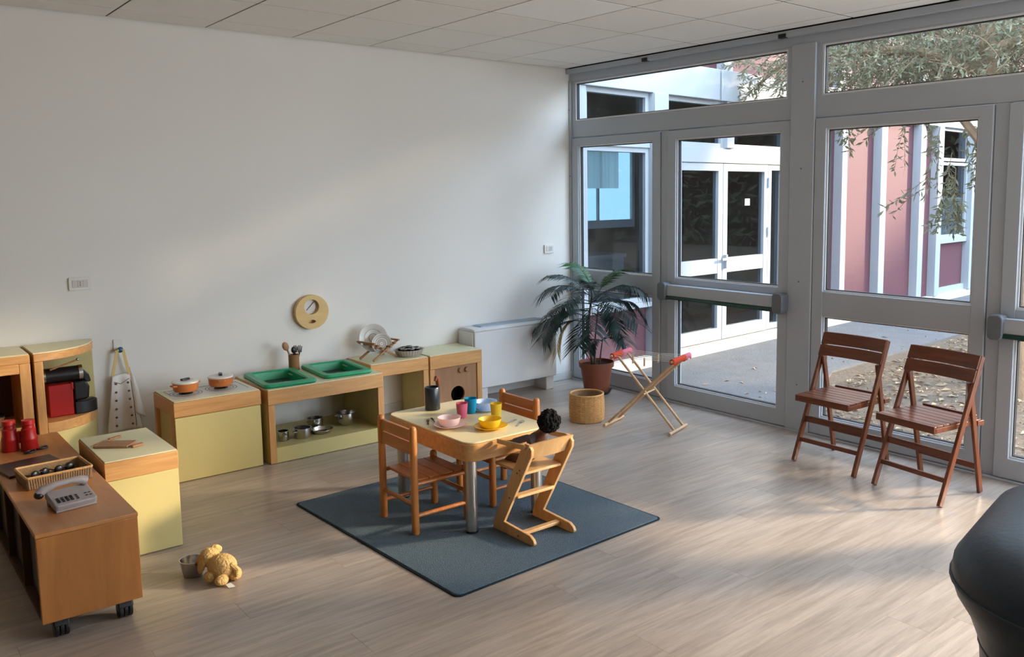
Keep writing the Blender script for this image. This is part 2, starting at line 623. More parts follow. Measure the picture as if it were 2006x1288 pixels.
def glazed(o, y0, y1, z0, z1, xg=5.272):
    """glass pane with white bead and black gasket between y0..y1, z0..z1"""
    rot = Matrix.Rotation(PI / 2, 4, 'Z')
    def F(m):
        return m.xf(rot)
    obj('glazing_bead', F(MB().frame(y0 - .001, y1 + .001, z0 - .001, z1 + .001, .013, -(XI + .016), -(XI + .004))), M_bead, o)
    obj('gasket', F(MB().frame(y0 + .010, y1 - .010, z0 + .010, z1 - .010, .008, -(xg + .004), -(XI + .012))), M_gasket, o)
    obj('glass_pane', MB().box(xg, xg + .004, y0, y1, z0, z1), M_glass, o)


def frame_yz(y0, y1, z0, z1, w, xa, xb, wb=None, wt=None):
    return MB().frame(y0, y1, z0, z1, w, -xb, -xa, wb, wt).xf(Matrix.Rotation(PI / 2, 4, 'Z'))


win_n, door_n = 0, 0
bays = [(3.742, 6.152), (1.095, 3.545), (-1.555, 0.915)]
leafdefs = []
for bi, (b0, b1) in enumerate(bays):
    win_n += 1
    w = tag(obj('window_%d' % win_n, frame_yz(b0, b1, 2.245, 2.752, .045, XI, XO, .150, .012), M_alu, bev=.003), None, None, None, 'structure')
    glazed(w, b0 + .045, b1 - .045, 2.395, 2.740)
    # two leaves and a fixed strip between them
    mid = {0: 4.985, 1: 2.278, 2: -.35}[bi]
    sw = .042
    obj('mullion', MB().box(XI + .004, XO, mid - sw, mid + sw, .012, 2.245), M_alu, wr_, .003)
    for side, (l0, l1) in enumerate(((mid + sw + .004, b1 - .004), (b0 + .004, mid - sw - .004))):
        door_n += 1
        st = .085
        d = tag(obj('door_%d' % door_n, frame_yz(l0, l1, .016, 2.238, st, XI - .012, XO, .125, .066), M_alu, bev=.004), None, None, None, 'structure')
        if bi == 2:
            glazed(d, l0 + st, l1 - st, .141, 2.172)
            continue
        obj('mid_rail', MB().box(XI - .008, XO - .004, l0 + st, l1 - st, .872, 1.042), M_alu, d, .003)
        glazed(d, l0 + st, l1 - st, .141, .872)
        glazed(d, l0 + st, l1 - st, 1.042, 2.172)
        if side == 1:
            pb = obj('push_bar', MB().box(XI - .075, XI - .022, l0 + .06, l1 - .02, .898, .99), M_alu, d, .006)
            obj('bar_grip', MB().box(XI - .088, XI - .028, l0 + .06, l1 - .02, .872, .897), M_green_bar, pb, .008)
            for q in (l0 + .03, l1 - .008):
                hs = MB().prism(rrect(-.045, .045, -.075, .075, .03), 'yz', XI - .10, XI - .012).xf(Matrix.Translation((0, q, .935)))
                obj('end_housing', hs, M_alu_d, pb, .008)

# ------------------------------------------------------------------ outside: ground, path, facade, tree
struct('ground', MB().box(XO + .02, 40, -30, 30, -.4, -.12), M_ground)
AZF = math.atan(0.075)
FB = thing('building', 'white framed school wing with pink panels and glazed doors across the courtyard', 'building', (6.0, 6.42, 0), AZF)
struct('path_1', MB().prism([(5.33, 4.1), (5.33, 6.45), (30, 8.3), (30, 6.5), (11.0, 5.15), (7.7, 4.95), (6.9, 4.55), (6.2, 4.25)], 'xy', -.2, -.095), M_path)
U0, U1 = -.62, 14.5


def fpart(name, m, mat, parent=FB, bev=0):
    return obj(name, m, mat, parent, bev)


fpart('plinth', MB().box(U0, U1, -.10, .15, -.30, .02), M_concrete, bev=.01)
fpart('fascia', MB().box(U0, 1.66, -.10, .10, 2.76, 3.10), M_fwhite, bev=.006)
fpart('fascia', MB().box(1.70, 7.0, -.10, .10, 2.76, 3.10), M_fwhite, bev=.006)
fpart('fascia', MB().box(7.04, U1, -.10, .10, 2.76, 3.10), M_fwhite, bev=.006)
for a, b in ((.50, .72), (3.12, 3.30), (4.42, 4.56), (5.56, 5.74), (6.88, 7.06), (7.56, 7.74), (8.98, 9.14), (10.4, 10.56), (11.8, 11.96), (13.2, 13.36)):
    fpart('column', MB().box(a, b, -.13, .06, 0.02, 2.76), M_fwhite, bev=.006)
for a, b in ((1.78, 1.96), (4.42, 4.56), (7.0, 7.18), (9.6, 9.78)):
    fpart('column', MB().box(a, b, -.06, .10, 3.10, 4.6), M_fwhite, bev=.006)
for a, b in ((U0, 1.78), (1.96, 4.42), (4.56, 7.0), (7.18, 9.6), (9.78, U1)):
    fpart('pink_panel', MB().box(a, b, .04, .10, 3.10, 4.6), M_fpink)
fpart('roof_edge', MB().box(U0, U1, -.25, 3.2, 4.6, 4.85), M_fwhite, bev=.01)
for a, b in ((3.30, 4.42), (4.56, 5.56), (5.74, 6.88), (7.06, 7.56)):
    fpart('pink_panel', MB().box(a, b, 0, .06, .02, 2.76), M_fpink)


def fwindow(a, b, z0, z1, w=.05, mid=None):
    f = fpart('window_frame', MB().frame(a, b, z0, z1, w, -.04, .05), M_fwhite, bev=.004)
    obj('window_pane', MB().box(a + w, b - w, .0, .006, z0 + w, z1 - w), M_fglass, f)
    if mid:
        obj('window_bar', MB().box(mid - .03, mid + .03, -.035, .045, z0 + w, z1 - w), M_fwhite, f)
    return f


# left bay
fpart('pink_panel', MB().box(U0, .50, 0, .06, .02, .55), M_fpink)
fpart('window_sill', MB().box(U0, .50, -.09, .06, .55, .60), M_fwhite, bev=.004)
fpart('column', MB().box(U0, -.46, -.08, .06, .60, 2.76), M_fwhite, bev=.005)
fwindow(-.46, .50, .60, 2.20)
fpart('transom', MB().box(-.46, .50, -.06, .06, 2.20, 2.27), M_fwhite, bev=.004)
fwindow(-.46, .50, 2.27, 2.76)
# door bay
fwindow(.72, 1.82, 2.24, 2.76)
fwindow(1.96, 3.12, 2.24, 2.76)
fpart('column', MB().box(1.82, 1.96, -.09, .06, 2.24, 2.76), M_fwhite, bev=.004)
fpart('transom', MB().box(.72, 3.12, -.06, .06, 2.07, 2.24), M_fwhite, bev=.004)
for a, b in ((.74, 1.80), (1.81, 2.74)):
    d = fpart('door_leaf', MB().frame(a, b, .03, 2.065, .085, -.05, .03, .14, .085), M_fwhite, bev=.004)
    obj('door_rail', MB().box(a + .085, b - .085, -.045, .025, .81, .98), M_fwhite, d, .003)
    obj('door_pane', MB().box(a + .085, b - .085, -.01, -.004, .17, .81), M_fglass, d)
    obj('door_pane', MB().box(a + .085, b - .085, -.01, -.004, .98, 1.98), M_fglass, d)
    if a > 1.5:
        obj('door_handle', MB().box(1.83, 1.86, -.09, -.05, .86, 1.02).box(1.73, 1.86, -.11, -.09, .955, .985), M_fwhite, d, .004)
        for zz in (.45, 1.25, 1.85):
            obj('hinge', MB().cyl((2.735, -.062, zz - .06), (2.735, -.062, zz + .06), .012, n=10), M_alu, d)
        obj('door_sticker', MB().box(2.30, 2.40, -.014, -.0105, 1.58, 1.66), M_white, d)
fwindow(2.76, 3.12, .03, 2.07, .07)
# right windows
for a, b in ((7.74, 8.98), (9.14, 10.4), (10.56, 11.8), (11.96, 13.2)):
    fpart('pink_panel', MB().box(a, b, 0, .06, .12, .86), M_fpink)
    fpart('panel_foot', MB().box(a, b, -.05, .06, .02, .12), M_fwhite)
    fpart('window_sill', MB().box(a, b, -.07, .06, .86, .95), M_fwhite, bev=.004)
    f = fwindow(a, b, .95, 2.2)
    obj('lower_blind', MB().box(a + .06, b - .06, .02, .03, 1.0, 1.62), M_curtain, f)
    fwindow(a, b, 2.22, 2.76)
# the room behind the facade glass
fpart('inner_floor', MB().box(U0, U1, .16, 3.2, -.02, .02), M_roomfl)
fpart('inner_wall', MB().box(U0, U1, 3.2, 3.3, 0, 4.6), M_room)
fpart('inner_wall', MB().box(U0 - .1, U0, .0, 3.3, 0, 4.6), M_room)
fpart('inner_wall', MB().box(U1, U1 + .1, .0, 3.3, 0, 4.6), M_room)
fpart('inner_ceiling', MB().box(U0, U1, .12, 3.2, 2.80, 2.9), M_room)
iw = fpart('added_inner_window', MB().frame(1.15, 2.15, 1.30, 2.32, .05, 1.60, 1.66, .10), M_fwhite)  # added frame standing free in the room, carries the glowing pane
obj('glow_pane', MB().box(1.2, 2.1, 1.64, 1.65, 1.40, 2.27), M_bluepane, iw)  # glowing pane added to brighten the view through the left bay
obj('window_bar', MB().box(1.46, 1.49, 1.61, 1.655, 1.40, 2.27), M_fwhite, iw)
vs, fs = [], []
for k in range(25):
    t = k / 24
    for zz in (1.80, 2.28):
        vs.append((1.18 + .62 * t, 1.57 + .012 * math.sin(t * 60), zz))
for k in range(24):
    fs.append((2 * k, 2 * k + 2, 2 * k + 3, 2 * k + 1))
obj('curtain', MB().add(vs, fs), M_curtain, iw)
fpart('inner_bench', MB().box(-.3, 2.6, 2.2, 2.8, .02, .85).box(-.3, 2.6, 2.15, 2.8, .85, .9), M_fwhite)

# dry leaves on the ground
rnd = random.Random(3)
lm = MB()
for _ in range(5200):
    lx = 5.45 + rnd.random() ** 1.3 * 7.0
    edge = 4.3 + (lx - 5.4) * .14
    ly = edge - rnd.random() ** 1.2 * 4.2 if rnd.random() < .985 else edge + rnd.random() * 1.0
    s_ = .010 + rnd.random() ** 3 * .045
    a = rnd.random() * 6.28
    T = Matrix.Translation((lx, ly, -.098 if ly > edge - .25 else -.115)) @ Matrix.Rotation(a, 4, 'Z') @ Matrix.Rotation((rnd.random() - .5) * .9, 4, 'X')
    lm.add([(-s_, 0, .004), (0, -s_ * .45, .012), (s_, 0, .008), (0, s_ * .45, .018)], [(0, 1, 2), (0, 2, 3)], T)
lv = obj('leaves', lm, M_dryleaf)
tag(lv, 'dry fallen leaves scattered over the courtyard mulch', 'leaves', None, 'stuff')

# olive tree
tree = thing('olive_tree', 'olive tree with grey green leaves overhanging the courtyard outside the glazing', 'tree', (8.0, 3.30, -.12))


def tv(x, y, z):
    return (x - 8.0, y - 3.30, z + .12)


obj('trunk', MB().tube([tv(8.0, 3.30, -.2), tv(8.0, 3.33, .5), tv(8.05, 3.38, 1.2), tv(8.12, 3.5, 2.0), tv(8.2, 3.68, 2.7), tv(8.2, 3.75, 3.3), tv(8.3, 3.7, 4.2)], [.17, .14, .12, .11, .095, .085, .05], 12), M_bark, tree)
brs = [[(8.14, 3.55, 2.15), (8.2, 3.75, 2.18), (8.2, 3.93, 2.40), (8.3, 4.15, 2.8), (8.4, 4.5, 3.1)],
       [(8.2, 3.7, 2.8), (8.1, 4.4, 3.1), (8.05, 5.2, 3.15), (8.1, 6.0, 3.1), (8.15, 6.3, 2.95)],
       [(8.2, 3.7, 3.0), (8.6, 3.1, 3.3), (8.5, 2.2, 3.5)],
       [(8.1, 3.5, 2.0), (7.9, 2.6, 2.7), (7.9, 1.6, 3.0)],
       [(8.2, 3.7, 2.6), (8.6, 4.2, 3.2), (9.0, 5.0, 3.6)]]
for b_ in brs:
    obj('branch', MB().tube([tv(*p) for p in b_], [.06 - .045 * i / (len(b_) - 1) for i in range(len(b_))], 8), M_bark, tree)
rnd = random.Random(11)
tw = MB()
lf = MB()


def leaf(p, d, L):
    d = Vector(d).normalized()
    s_ = Vector((rnd.random() - .5, rnd.random() - .5, rnd.random() - .5)).cross(d)
    if s_.length < 1e-3:
        return
    s_ = s_.normalized() * L * .13
    p = Vector(p)
    lf.add([p, p + d * L * .5 + s_, p + d * L, p + d * L * .5 - s_], [(0, 1, 2), (0, 2, 3)])


def twig(p, d, L, nl, droop=.5, big=1.0):
    p = Vector(p)
    d = Vector(d).normalized()
    pts = [p.copy()]
    for k in range(5):
        d = (d + Vector((0, 0, -droop * .2)) + Vector((rnd.random() - .5, rnd.random() - .5, rnd.random() - .5)) * .25).normalized()
        p = p + d * (L / 5)
        pts.append(p.copy())
    tw.tube(pts, [.004, .0035, .003, .0025, .002, .001], 3, False)
    for k in range(nl):
        t = .1 + .9 * k / nl
        i = min(4, int(t * 5))
        q = pts[i].lerp(pts[i + 1], t * 5 - i)
        dd = (pts[i + 1] - pts[i]).normalized()
        s_ = Vector((rnd.random() - .5, rnd.random() - .5, rnd.random() - .5)).normalized()
        leaf(q, dd * .7 + s_ * .8, .045 * big + rnd.random() * .035 * big)


def cluster(c, r, n, nl=20, L=.42, zmin=None):
    k = 0
    while k < n:
        q = Vector((rnd.uniform(-1, 1), rnd.uniform(-1, 1), rnd.uniform(-1, 1)))
        if q.length > 1:
            continue
        p = Vector((c[0] + q.x * r[0], c[1] + q.y * r[1], c[2] + q.z * r[2]))
        k += 1
        if zmin is not None and p.z < zmin:
            continue
        twig(tv(*p), (q.x + rnd.uniform(-.6, .6), q.y + rnd.uniform(-.6, .6), rnd.uniform(-.5, .6)), L * rnd.uniform(.6, 1.2), nl)


cluster((8.5, 4.4, 3.45), (1.3, 1.5, .75), 950, zmin=2.62)
cluster((8.4, 2.6, 3.4), (1.2, 1.4, .8), 420)
cluster((8.4, 4.5, 3.05), (1.1, 1.5, .42), 620, zmin=2.66)
cluster((9.6, 4.6, 3.5), (.6, 1.6, .6), 150)
cluster((8.1, 5.9, 3.2), (.4, .5, .35), 70)
for p, d, L, n in (((8.2, 5.3, 2.75), (.1, -.1, -1), .55, 16), ((8.2, 5.18, 2.5), (0, -.1, -1), .4, 12), ((8.2, 4.5, 2.5), (0, .2, -1), .6, 16),
                   ((8.2, 4.15, 2.35), (0, .1, -1), .7, 24), ((8.25, 4.05, 2.1), (0, .1, -1), .75, 26), ((8.2, 3.98, 1.95), (0, -.05, -1), .6, 24),
                   ((8.15, 4.25, 1.85), (0, .9, -.5), .6, 18), ((8.2, 4.1, 1.75), (0, .2, -1), .45, 24), ((8.2, 3.9, 1.7), (0, .1, -1), .4, 24),
                   ((8.2, 4.02, 1.9), (.1, -.3, -1), .55, 26), ((8.2, 4.6, 2.55), (0, 1, -.3), .6, 22), ((8.2, 5.1, 2.6), (0, 1, -.25), .5, 18),
                   ((8.1, 6.2, 3.0), (-.1, .6, -.5), .55, 22), ((8.1, 6.1, 3.05), (-.3, .8, -.2), .6, 24), ((8.1, 5.9, 3.0), (0, .4, -.9), .5, 20), ((8.3, 4.4, 2.6), (0, -.3, -1), .55, 22), ((8.4, 4.0, 2.5), (0, -.3, -1), .6, 24), ((8.3, 3.85, 2.3), (0, -.1, -1), .6, 24)):
    twig(tv(*p), d, L, int(n * 1.7), .3, 1.35)
    twig(tv(p[0] + .08, p[1] + .05, p[2] - .08), d, L * .8, int(n * 1.3), .3, 1.3)
tag(obj('twigs', tw, M_bark, tree), kind='stuff')
tag(obj('foliage', lf, M_olive, tree), kind='stuff')

# a second tree added farther along the courtyard, outside the view, to filter the low sun
tree2 = thing('sun_filter_tree', 'broad leafy tree added out of view to filter the low sun', 'tree', (12.0, 1.4, -.12))
obj('trunk', MB().tube([(0, 0, 0), (.05, .02, 1.2), (0, .1, 2.4), (.1, .2, 4.4)], [.2, .16, .13, .07], 12), M_bark, tree2)
lf = MB()
rnd = random.Random(23)
for c_, r_, n_ in (((0, -1.0, 4.15), (1.3, 1.75, 2.2), 5000), ((0, .95, 4.1), (1.2, 1.25, 2.0), 3800), ((0, -3.5, 4.3), (1.2, .95, 1.3), 360), ((0, -5.05, 4.40), (1.2, .70, .75), 1150), ((0, -2.75, 3.1), (1.2, .85, .62), 520)):
    for _ in range(n_):
        while True:
            q = Vector((rnd.uniform(-1, 1), rnd.uniform(-1, 1), rnd.uniform(-1, 1)))
            if q.length <= 1:
                break
        leaf((q.x * r_[0] + c_[0], q.y * r_[1] + c_[1], q.z * r_[2] + c_[2]), (rnd.uniform(-1, 1), rnd.uniform(-1, 1), rnd.uniform(-1, .6)), rnd.uniform(.18, .30))
tag(obj('foliage', lf, M_olive, tree2), kind='stuff')

unseen_hedge = thing('unseen_hedge', 'tall dark hedge added for the far glass doors to reflect', 'unseen_hedge', (26.5, -6.0, -.12), R(90))  # out of view, added so the facade glass reflects foliage, not bare sky
lf = MB()
rnd = random.Random(31)
for _ in range(9000):
    side = rnd.random() < .8
    p_ = (rnd.uniform(-14, 14), 1.0 + rnd.gauss(0, .12), rnd.uniform(.05, 6.0)) if side else (rnd.uniform(-14, 14), rnd.uniform(-.9, 1.0), 6.0 + rnd.gauss(0, .12))
    leaf(p_, (rnd.uniform(-1, 1), rnd.uniform(0, 1), rnd.uniform(-.6, .6)), rnd.uniform(.3, .55))
obj('hedge_core', MB().box(-14, 14, -.9, .95, 0, 5.95), M_soil, unseen_hedge)
tag(obj('foliage', lf, M_olive, unseen_hedge), kind='stuff')

# ------------------------------------------------------------------ rug
rug = thing('rug', 'blue grey carpet rug lying under the children table', 'rug', (2.565, 3.885, 0.0), R(2.0))
obj('pile', MB().prism(rrect(-.655, .655, -.79, .79, .03), 'xy', .001, .009), M_rug, rug, .003)
obj('binding', MB().prism(rrect(-.665, .665, -.80, .80, .035), 'xy', .0005, .0065), M_rug_e, rug, .002)

# ------------------------------------------------------------------ kitchen units
# stove
st = thing('stove_cabinet', 'toy stove cabinet with cream front and printed hob under the two orange pots', 'cabinet', (1.49, 5.49, 0))
obj('body', MB().box(0.02, .525, .012, .42, 0.004, .405), M_cream, st, .002)
obj('side_edge', MB().box(0, .0195, 0.012, .06, .004, .405).box(0, .0195, .38, .42, .004, .405), M_beech_z, st)
obj('front_panel', MB().box(.004, .525, 0, .0115, .004, .403), M_cream, st, .002)
obj('worktop_band', MB().box(0, .53, -.002, .425, .406, .498), M_beech_x, st, .003)
obj('worktop', MB().box(0.006, .524, .004, .419, .4985, .505), M_mint, st, .002)
obj('hob_sheet', MB().box(.03, .505, .05, .38, .5052, .5062), M_hob, st)
hl = MB()
for a, b, c, d in ((.04, .495, .345, .350), (.06, .48, .325, .329), (.488, .492, .10, .345), (.04, .044, .20, .35)):
    hl.box(a, b, c, d, .5063, .5067)
for cx_, cy_ in ((.135, .205), (.355, .215)):
    for r_ in (.075, .095):
        hl.lathe([(r_ - .002, .5063), (r_ + .002, .5063), (r_ + .002, .5067), (r_ - .002, .5067), (r_ - .002, .5063)], (cx_, cy_, 0), 32)
obj('hob_print', hl, M_hobline, st)
for cx_, cy_ in ((.135, .205), (.355, .215)):
    bn = MB().lathe([(0, .5064), (.042, .5064), (.042, .509), (.012, .511), (.008, .523), (0, .523)], (cx_, cy_, 0), 20)
    for k in range(4):
        t = k * PI / 2 + .4
        bn.bar((cx_, cy_, .518), (cx_ + .045 * math.cos(t), cy_ + .045 * math.sin(t), .523), .008, .006, (0, 0, 1))
        bn.cyl((cx_ + .042 * math.cos(t), cy_ + .042 * math.sin(t), .507), (cx_ + .042 * math.cos(t), cy_ + .042 * math.sin(t), .525), .005, n=8)
    obj('burner', bn, M_hobline, st)


def pot(loc, label, rz):
    t = thing('toy_pot', label, 'pot', loc, rz, 'orange toy pots on the stove')
    obj('body', MB().lathe([(0, 0), (.068, 0), (.073, .01), (.075, .05), (.072, .05), (.070, .012), (0, .006)], n=32), M_orange, t)
    obj('lid', MB().lathe([(.0765, .0505), (.0785, .054), (.0765, .060), (.055, .066), (.045, .064), (0, .066), (0, .052), (.07, .0505)], n=32), M_enamel, t)
    obj('lid_knob', MB().prism(rrect(-.03, .03, -.011, .011, .008), 'xy', .0655, .078), M_jug, t, .003)
    for s_ in (-1, 1):
        obj('handle', MB().tube([(s_ * .072, -.02, .04), (s_ * .092, -.014, .042), (s_ * .092, .014, .042), (s_ * .072, .02, .04)], .006, 8), M_orange, t)
    return t


p1 = pot((1.625, 5.695, .5255), 'orange toy pot with white lid on the burner nearer the apron', R(20))
dup(p1, (1.845, 5.705, .5255), R(75), 'orange toy pot with white lid on the burner nearer the green basins')

# sink
sk = thing('sink_cabinet', 'open fronted toy sink cabinet holding two green basins and steel pots', 'cabinet', (2.055, 5.465, 0))
WS = .825
obj('side_panel', MB().box(0, .03, .03, .58, .004, .392), M_cream, sk, .002)
obj('side_panel', MB().box(WS - .03, WS, .03, .58, .004, .392), M_cream, sk, .002)
obj('post', MB().box(0, .042, 0, .0295, .004, .392), M_beech_z, sk, .002)
obj('post', MB().box(WS - .045, WS, 0, .0295, .004, .392), M_beech_z, sk, .002)
obj('shelf', MB().box(.031, WS - .031, .018, .575, .088, .104), M_cream, sk, .001)
obj('plinth', MB().box(.0425, WS - .0455, .002, .0175, .004, .104), M_cream, sk, .001)
obj('back_panel', MB().box(.031, WS - .031, .576, .584, .004, .392), M_wall, sk)
T_ = MB().frame(0, WS, 0, .595, .03, .393, .488)
T_.v = [(x, z, y) for x, y, z in T_.v]
T_.f = [tuple(reversed(f)) for f in T_.f]
obj('worktop_band', T_, M_beech_x, sk, .003)
wt_ = MB()
# worktop with two openings for the basins
bx = ((.058, .322), (.481, .745))
for a, b in ((0.005, bx[0][0]), (bx[0][1], bx[1][0]), (bx[1][1], WS - .005)):
    wt_.box(a, b, .004, .59, .4885, .495)
for a, b in bx:
    wt_.box(a, b, .004, .06, .4885, .495).box(a, b, .535, .59, .4885, .495)
obj('worktop', wt_, M_mint, sk)


def basin(loc, rz, label):
    t = thing('green_basin', label, 'basin', loc, rz, 'green basins in the sink cabinet')
    a, b = .172, .248
    m = MB()
    rings = [(.0, -.002, .03), (.006, .008, .03), (.0, .022, .028), (-.036, .024, .024), (-.044, .016, .022), (-.060, -.10, .02), (-.066, -.104, .02)]
    n = None
    vs, fs = [], []
    for e, z, r_ in rings:
        poly = rrect(-a - e, a + e, -b - e, b + e, r_ + .012)
        n = len(poly)
        vs += [(x, y, z) for x, y in poly]
    for i in range(len(rings) - 1):
        for k in range(n):
            k2 = (k + 1) % n
            fs.append((i * n + k, i * n + k2, (i + 1) * n + k2, (i + 1) * n + k))
    obj('rim', m.add(vs[:5 * n + n], [f for f in fs if max(f) < 6 * n]), M_green, t)
    poly = rrect(-a + .060, a - .060, -b + .060, b - .060, .03)
    obj('basin_floor', MB().prism(poly, 'xy', -.106, -.098), M_black, t)
    obj('dark_fill', MB().prism(rrect(-a + .064, a - .064, -b + .064, b - .064, .03), 'xy', -.0975, -.035), M_black, t)  # black floor and fill paint in the deep basin's inner shade
    return t


b1 = basin((2.245, 5.738, .4985), R(-4), 'green plastic basin with dark inside, nearer the stove')
dup(b1, (2.668, 5.765, .4985), R(-4), 'green plastic basin with dark inside, nearer the dish rack')

# utensils
hd = thing('utensil_holder', 'brown cork cylinder holding kitchen utensils behind the green basins', 'holder', (2.458, 6.000, .4955))
obj('tube', MB().lathe([(0, 0), (.036, 0), (.037, .003), (.037, .112), (.034, .112), (.033, .006), (0, .006)], n=28), M_cork, hd)
sp = thing('wooden_spoon', 'wooden spoon leaning out of the cork utensil holder', 'spoon', (2.450, 6.000, .5035))
obj('handle', MB().tube([(.012, -.005, 0), (-.018, .002, .09), (-.034, .004, .14)], [.006, .006, .007], 8), M_spoon, sp)
obj('bowl', MB().ell((-.047, .004, .168), (.024, .010, .034), 14, 8, Matrix.Rotation(R(-22), 4, 'Y')), M_spoon, sp)
for i, (dx, dy, tx, kind) in enumerate(((.010, .012, .01, 'spatula'), (.022, -.008, .028, 'spatula'), (.0, -.014, -.002, 'masher'))):
    u = thing('black_utensil', ('black slotted turner standing upright at the back of the cork holder', 'black spatula at the edge of the cork holder facing the dish rack', 'short black scoop at the front of the cork holder')[i], 'utensil', (2.456 + dx * .8, 6.000 + dy * .8, .5035), 0, 'black utensils in the cork holder')
    obj('handle', MB().tube([(0, 0, 0), (tx * .5, 0, .07), (tx, 0, .12)], .005, 8), M_black, u)
    hd_ = MB()
    if kind == 'spatula':
        for q in (-.013, -.0045, .0045, .013):
            hd_.bar((tx + q * .8, 0, .118), (tx + q * 1.3, 0, .170 - abs(q)), .006, .004, (1, 0, 0))
        hd_.bar((tx - .014, 0, .12), (tx + .014, 0, .12), .012, .005, (0, 0, 1))
    else:
        hd_.ell((tx, 0, .138), (.018, .012, .024), 12, 8)
    obj('head', hd_, M_black, u)


def steel_pot(name, loc, r_, h, label, handles=2, rz=0.0, flare=0.0, cat='pot'):
    t = thing(name, label, cat, loc, rz, 'steel pots on the sink shelf')
    obj('body', MB().lathe([(0, 0), (r_ * (.9 - flare), 0), (r_ * (.96 - flare * .5), h * .12), (r_, h), (r_ + .005, h), (r_ + .005, h + .003), (r_ - .003, h + .002), (r_ * (.93 - flare * .5), h * .14), (0, .004)], n=28), M_steel, t)
    for k in range(handles):
        s_ = 1 if k else -1
        obj('handle', MB().tube([(s_ * r_, -.014, h * .75), (s_ * (r_ + .018), -.010, h * .8), (s_ * (r_ + .018), .010, h * .8), (s_ * r_, .014, h * .75)], .003, 6), M_steel, t)
    return t


steel_pot('steel_pot', (2.205, 5.62, .1045), .036, .062, 'small steel pot at the left end of the sink shelf', 1, R(80))
steel_pot('steel_pot', (2.332, 5.60, .1045), .056, .066, 'steel casserole with two loops beside the shallow pan', 2, R(15))
steel_pot('steel_pan', (2.482, 5.63, .1045), .072, .024, 'shallow steel pan resting on the sink shelf', 1, R(-30), .2, 'pan')
steel_pot('steel_pot', (2.500, 5.775, .1045), .054, .070, 'deep steel pot standing behind the shallow pan', 1, R(10))
t_ = thing('steel_bowl', 'round bellied steel bowl with loops at the right end of the sink shelf', 'bowl', (2.70, 5.70, .1045), 0, 'steel pots on the sink shelf')
obj('body', MB().lathe([(0, 0), (.03, 0), (.056, .022), (.067, .055), (.066, .09), (.070, .092), (.064, .093), (.063, .055), (.052, .026), (0, .006)], n=28), M_steel, t_)
for s_ in (-1, 1):
    obj('handle', MB().tube([(s_ * .064, -.014, .075), (s_ * .082, -.01, .08), (s_ * .082, .01, .08), (s_ * .064, .014, .075)], .003, 6), M_steel, t_)

# rack table
rk = thing('side_table', 'beech framed open toy counter carrying the dish rack and tin', 'counter', (2.945, 5.78, 0))
WR = .49
obj('post', MB().box(0, .04, 0, .03, .004, .392), M_beech_z, rk, .002)
obj('post', MB().box(WR - .045, WR, 0, .03, .004, .392), M_beech_z, rk, .002)
obj('side_panel', MB().box(0, .025, .031, .37, .004, .392), M_cream, rk, .002)
obj('side_panel', MB().box(WR - .03, WR, .031, .37, .004, .392), M_cream, rk, .002)
obj('worktop_band', MB().box(0, WR, -.002, .38, .393, .488), M_beech_x, rk, .003)
obj('worktop', MB().box(.005, WR - .005, .004, .376, .4885, .495), M_mint, rk, .001)
# washer
ws_ = thing('washing_machine', 'toy washing machine with brown front, round dark hole and two knobs', 'appliance', (3.447, 5.78, 0))
WW = .485
obj('side_panel', MB().box(0, .042, 0, .37, .004, .385), M_beech_z, ws_, .002)
obj('side_panel', MB().box(WW - .045, WW, 0, .37, .004, .385), M_beech_z, ws_, .002)
obj('worktop_band', MB().box(0, WW, -.004, .38, .386, .488), M_beech_x, ws_, .003)
obj('worktop', MB().box(.005, WW - .005, .002, .376, .4885, .495), M_mint, ws_, .001)
# front with a round hole
n = 40
cxh, czh, rh = .257, .155, .064
ou = []
for k in range(n):
    t = 2 * PI * k / n
    c_, s_ = math.cos(t), math.sin(t)
    x0, x1, z0, z1 = .043 - cxh, WW - .046 - cxh, .006 - czh, .384 - czh
    q = min((x1 / c_ if c_ > 0 else x0 / c_) if abs(c_) > 1e-6 else 9, (z1 / s_ if s_ > 0 else z0 / s_) if abs(s_) > 1e-6 else 9)
    ou.append((cxh + q * c_, czh + q * s_))
ou2 = []
inn = [(cxh + rh * math.cos(2 * PI * k / n), czh + rh * math.sin(2 * PI * k / n)) for k in range(n)]
vs = [(x, .012, z) for x, z in ou] + [(x, .012, z) for x, z in inn] + [(x, .03, z) for x, z in inn]
fs = [(k, (k + 1) % n, n + (k + 1) % n, n + k) for k in range(n)] + [(n + k, n + (k + 1) % n, 2 * n + (k + 1) % n, 2 * n + k) for k in range(n)]
m = MB().add(vs, fs)
for cxx, czz in ((.043, .006), (WW - .046, .006), (WW - .046, .384), (.043, .384)):
    best = sorted(range(n), key=lambda k: (ou[k][0] - cxx) ** 2 + (ou[k][1] - czz) ** 2)[:2]
    o_ = len(m.v)
    m.v.append((cxx, .012, czz))
    m.f.append((best[0], best[1], o_))
obj('front_panel', m, M_brown, ws_)
obj('drum', MB().lathe([(rh + .004, 0), (rh + .004, .09), (0, .09)], n=32, M=Matrix.Translation((cxh, .031, czh)) @ Matrix.Rotation(-PI / 2, 4, 'X')), M_hole, ws_)
for kx in (.283, .342):
    obj('knob', MB().lathe([(0, 0), (.02, 0), (.02, .016), (.016, .02), (0, .02)], n=20, M=Matrix.Translation((kx, .0115, .345)) @ Matrix.Rotation(PI / 2, 4, 'X')), M_brown, ws_)

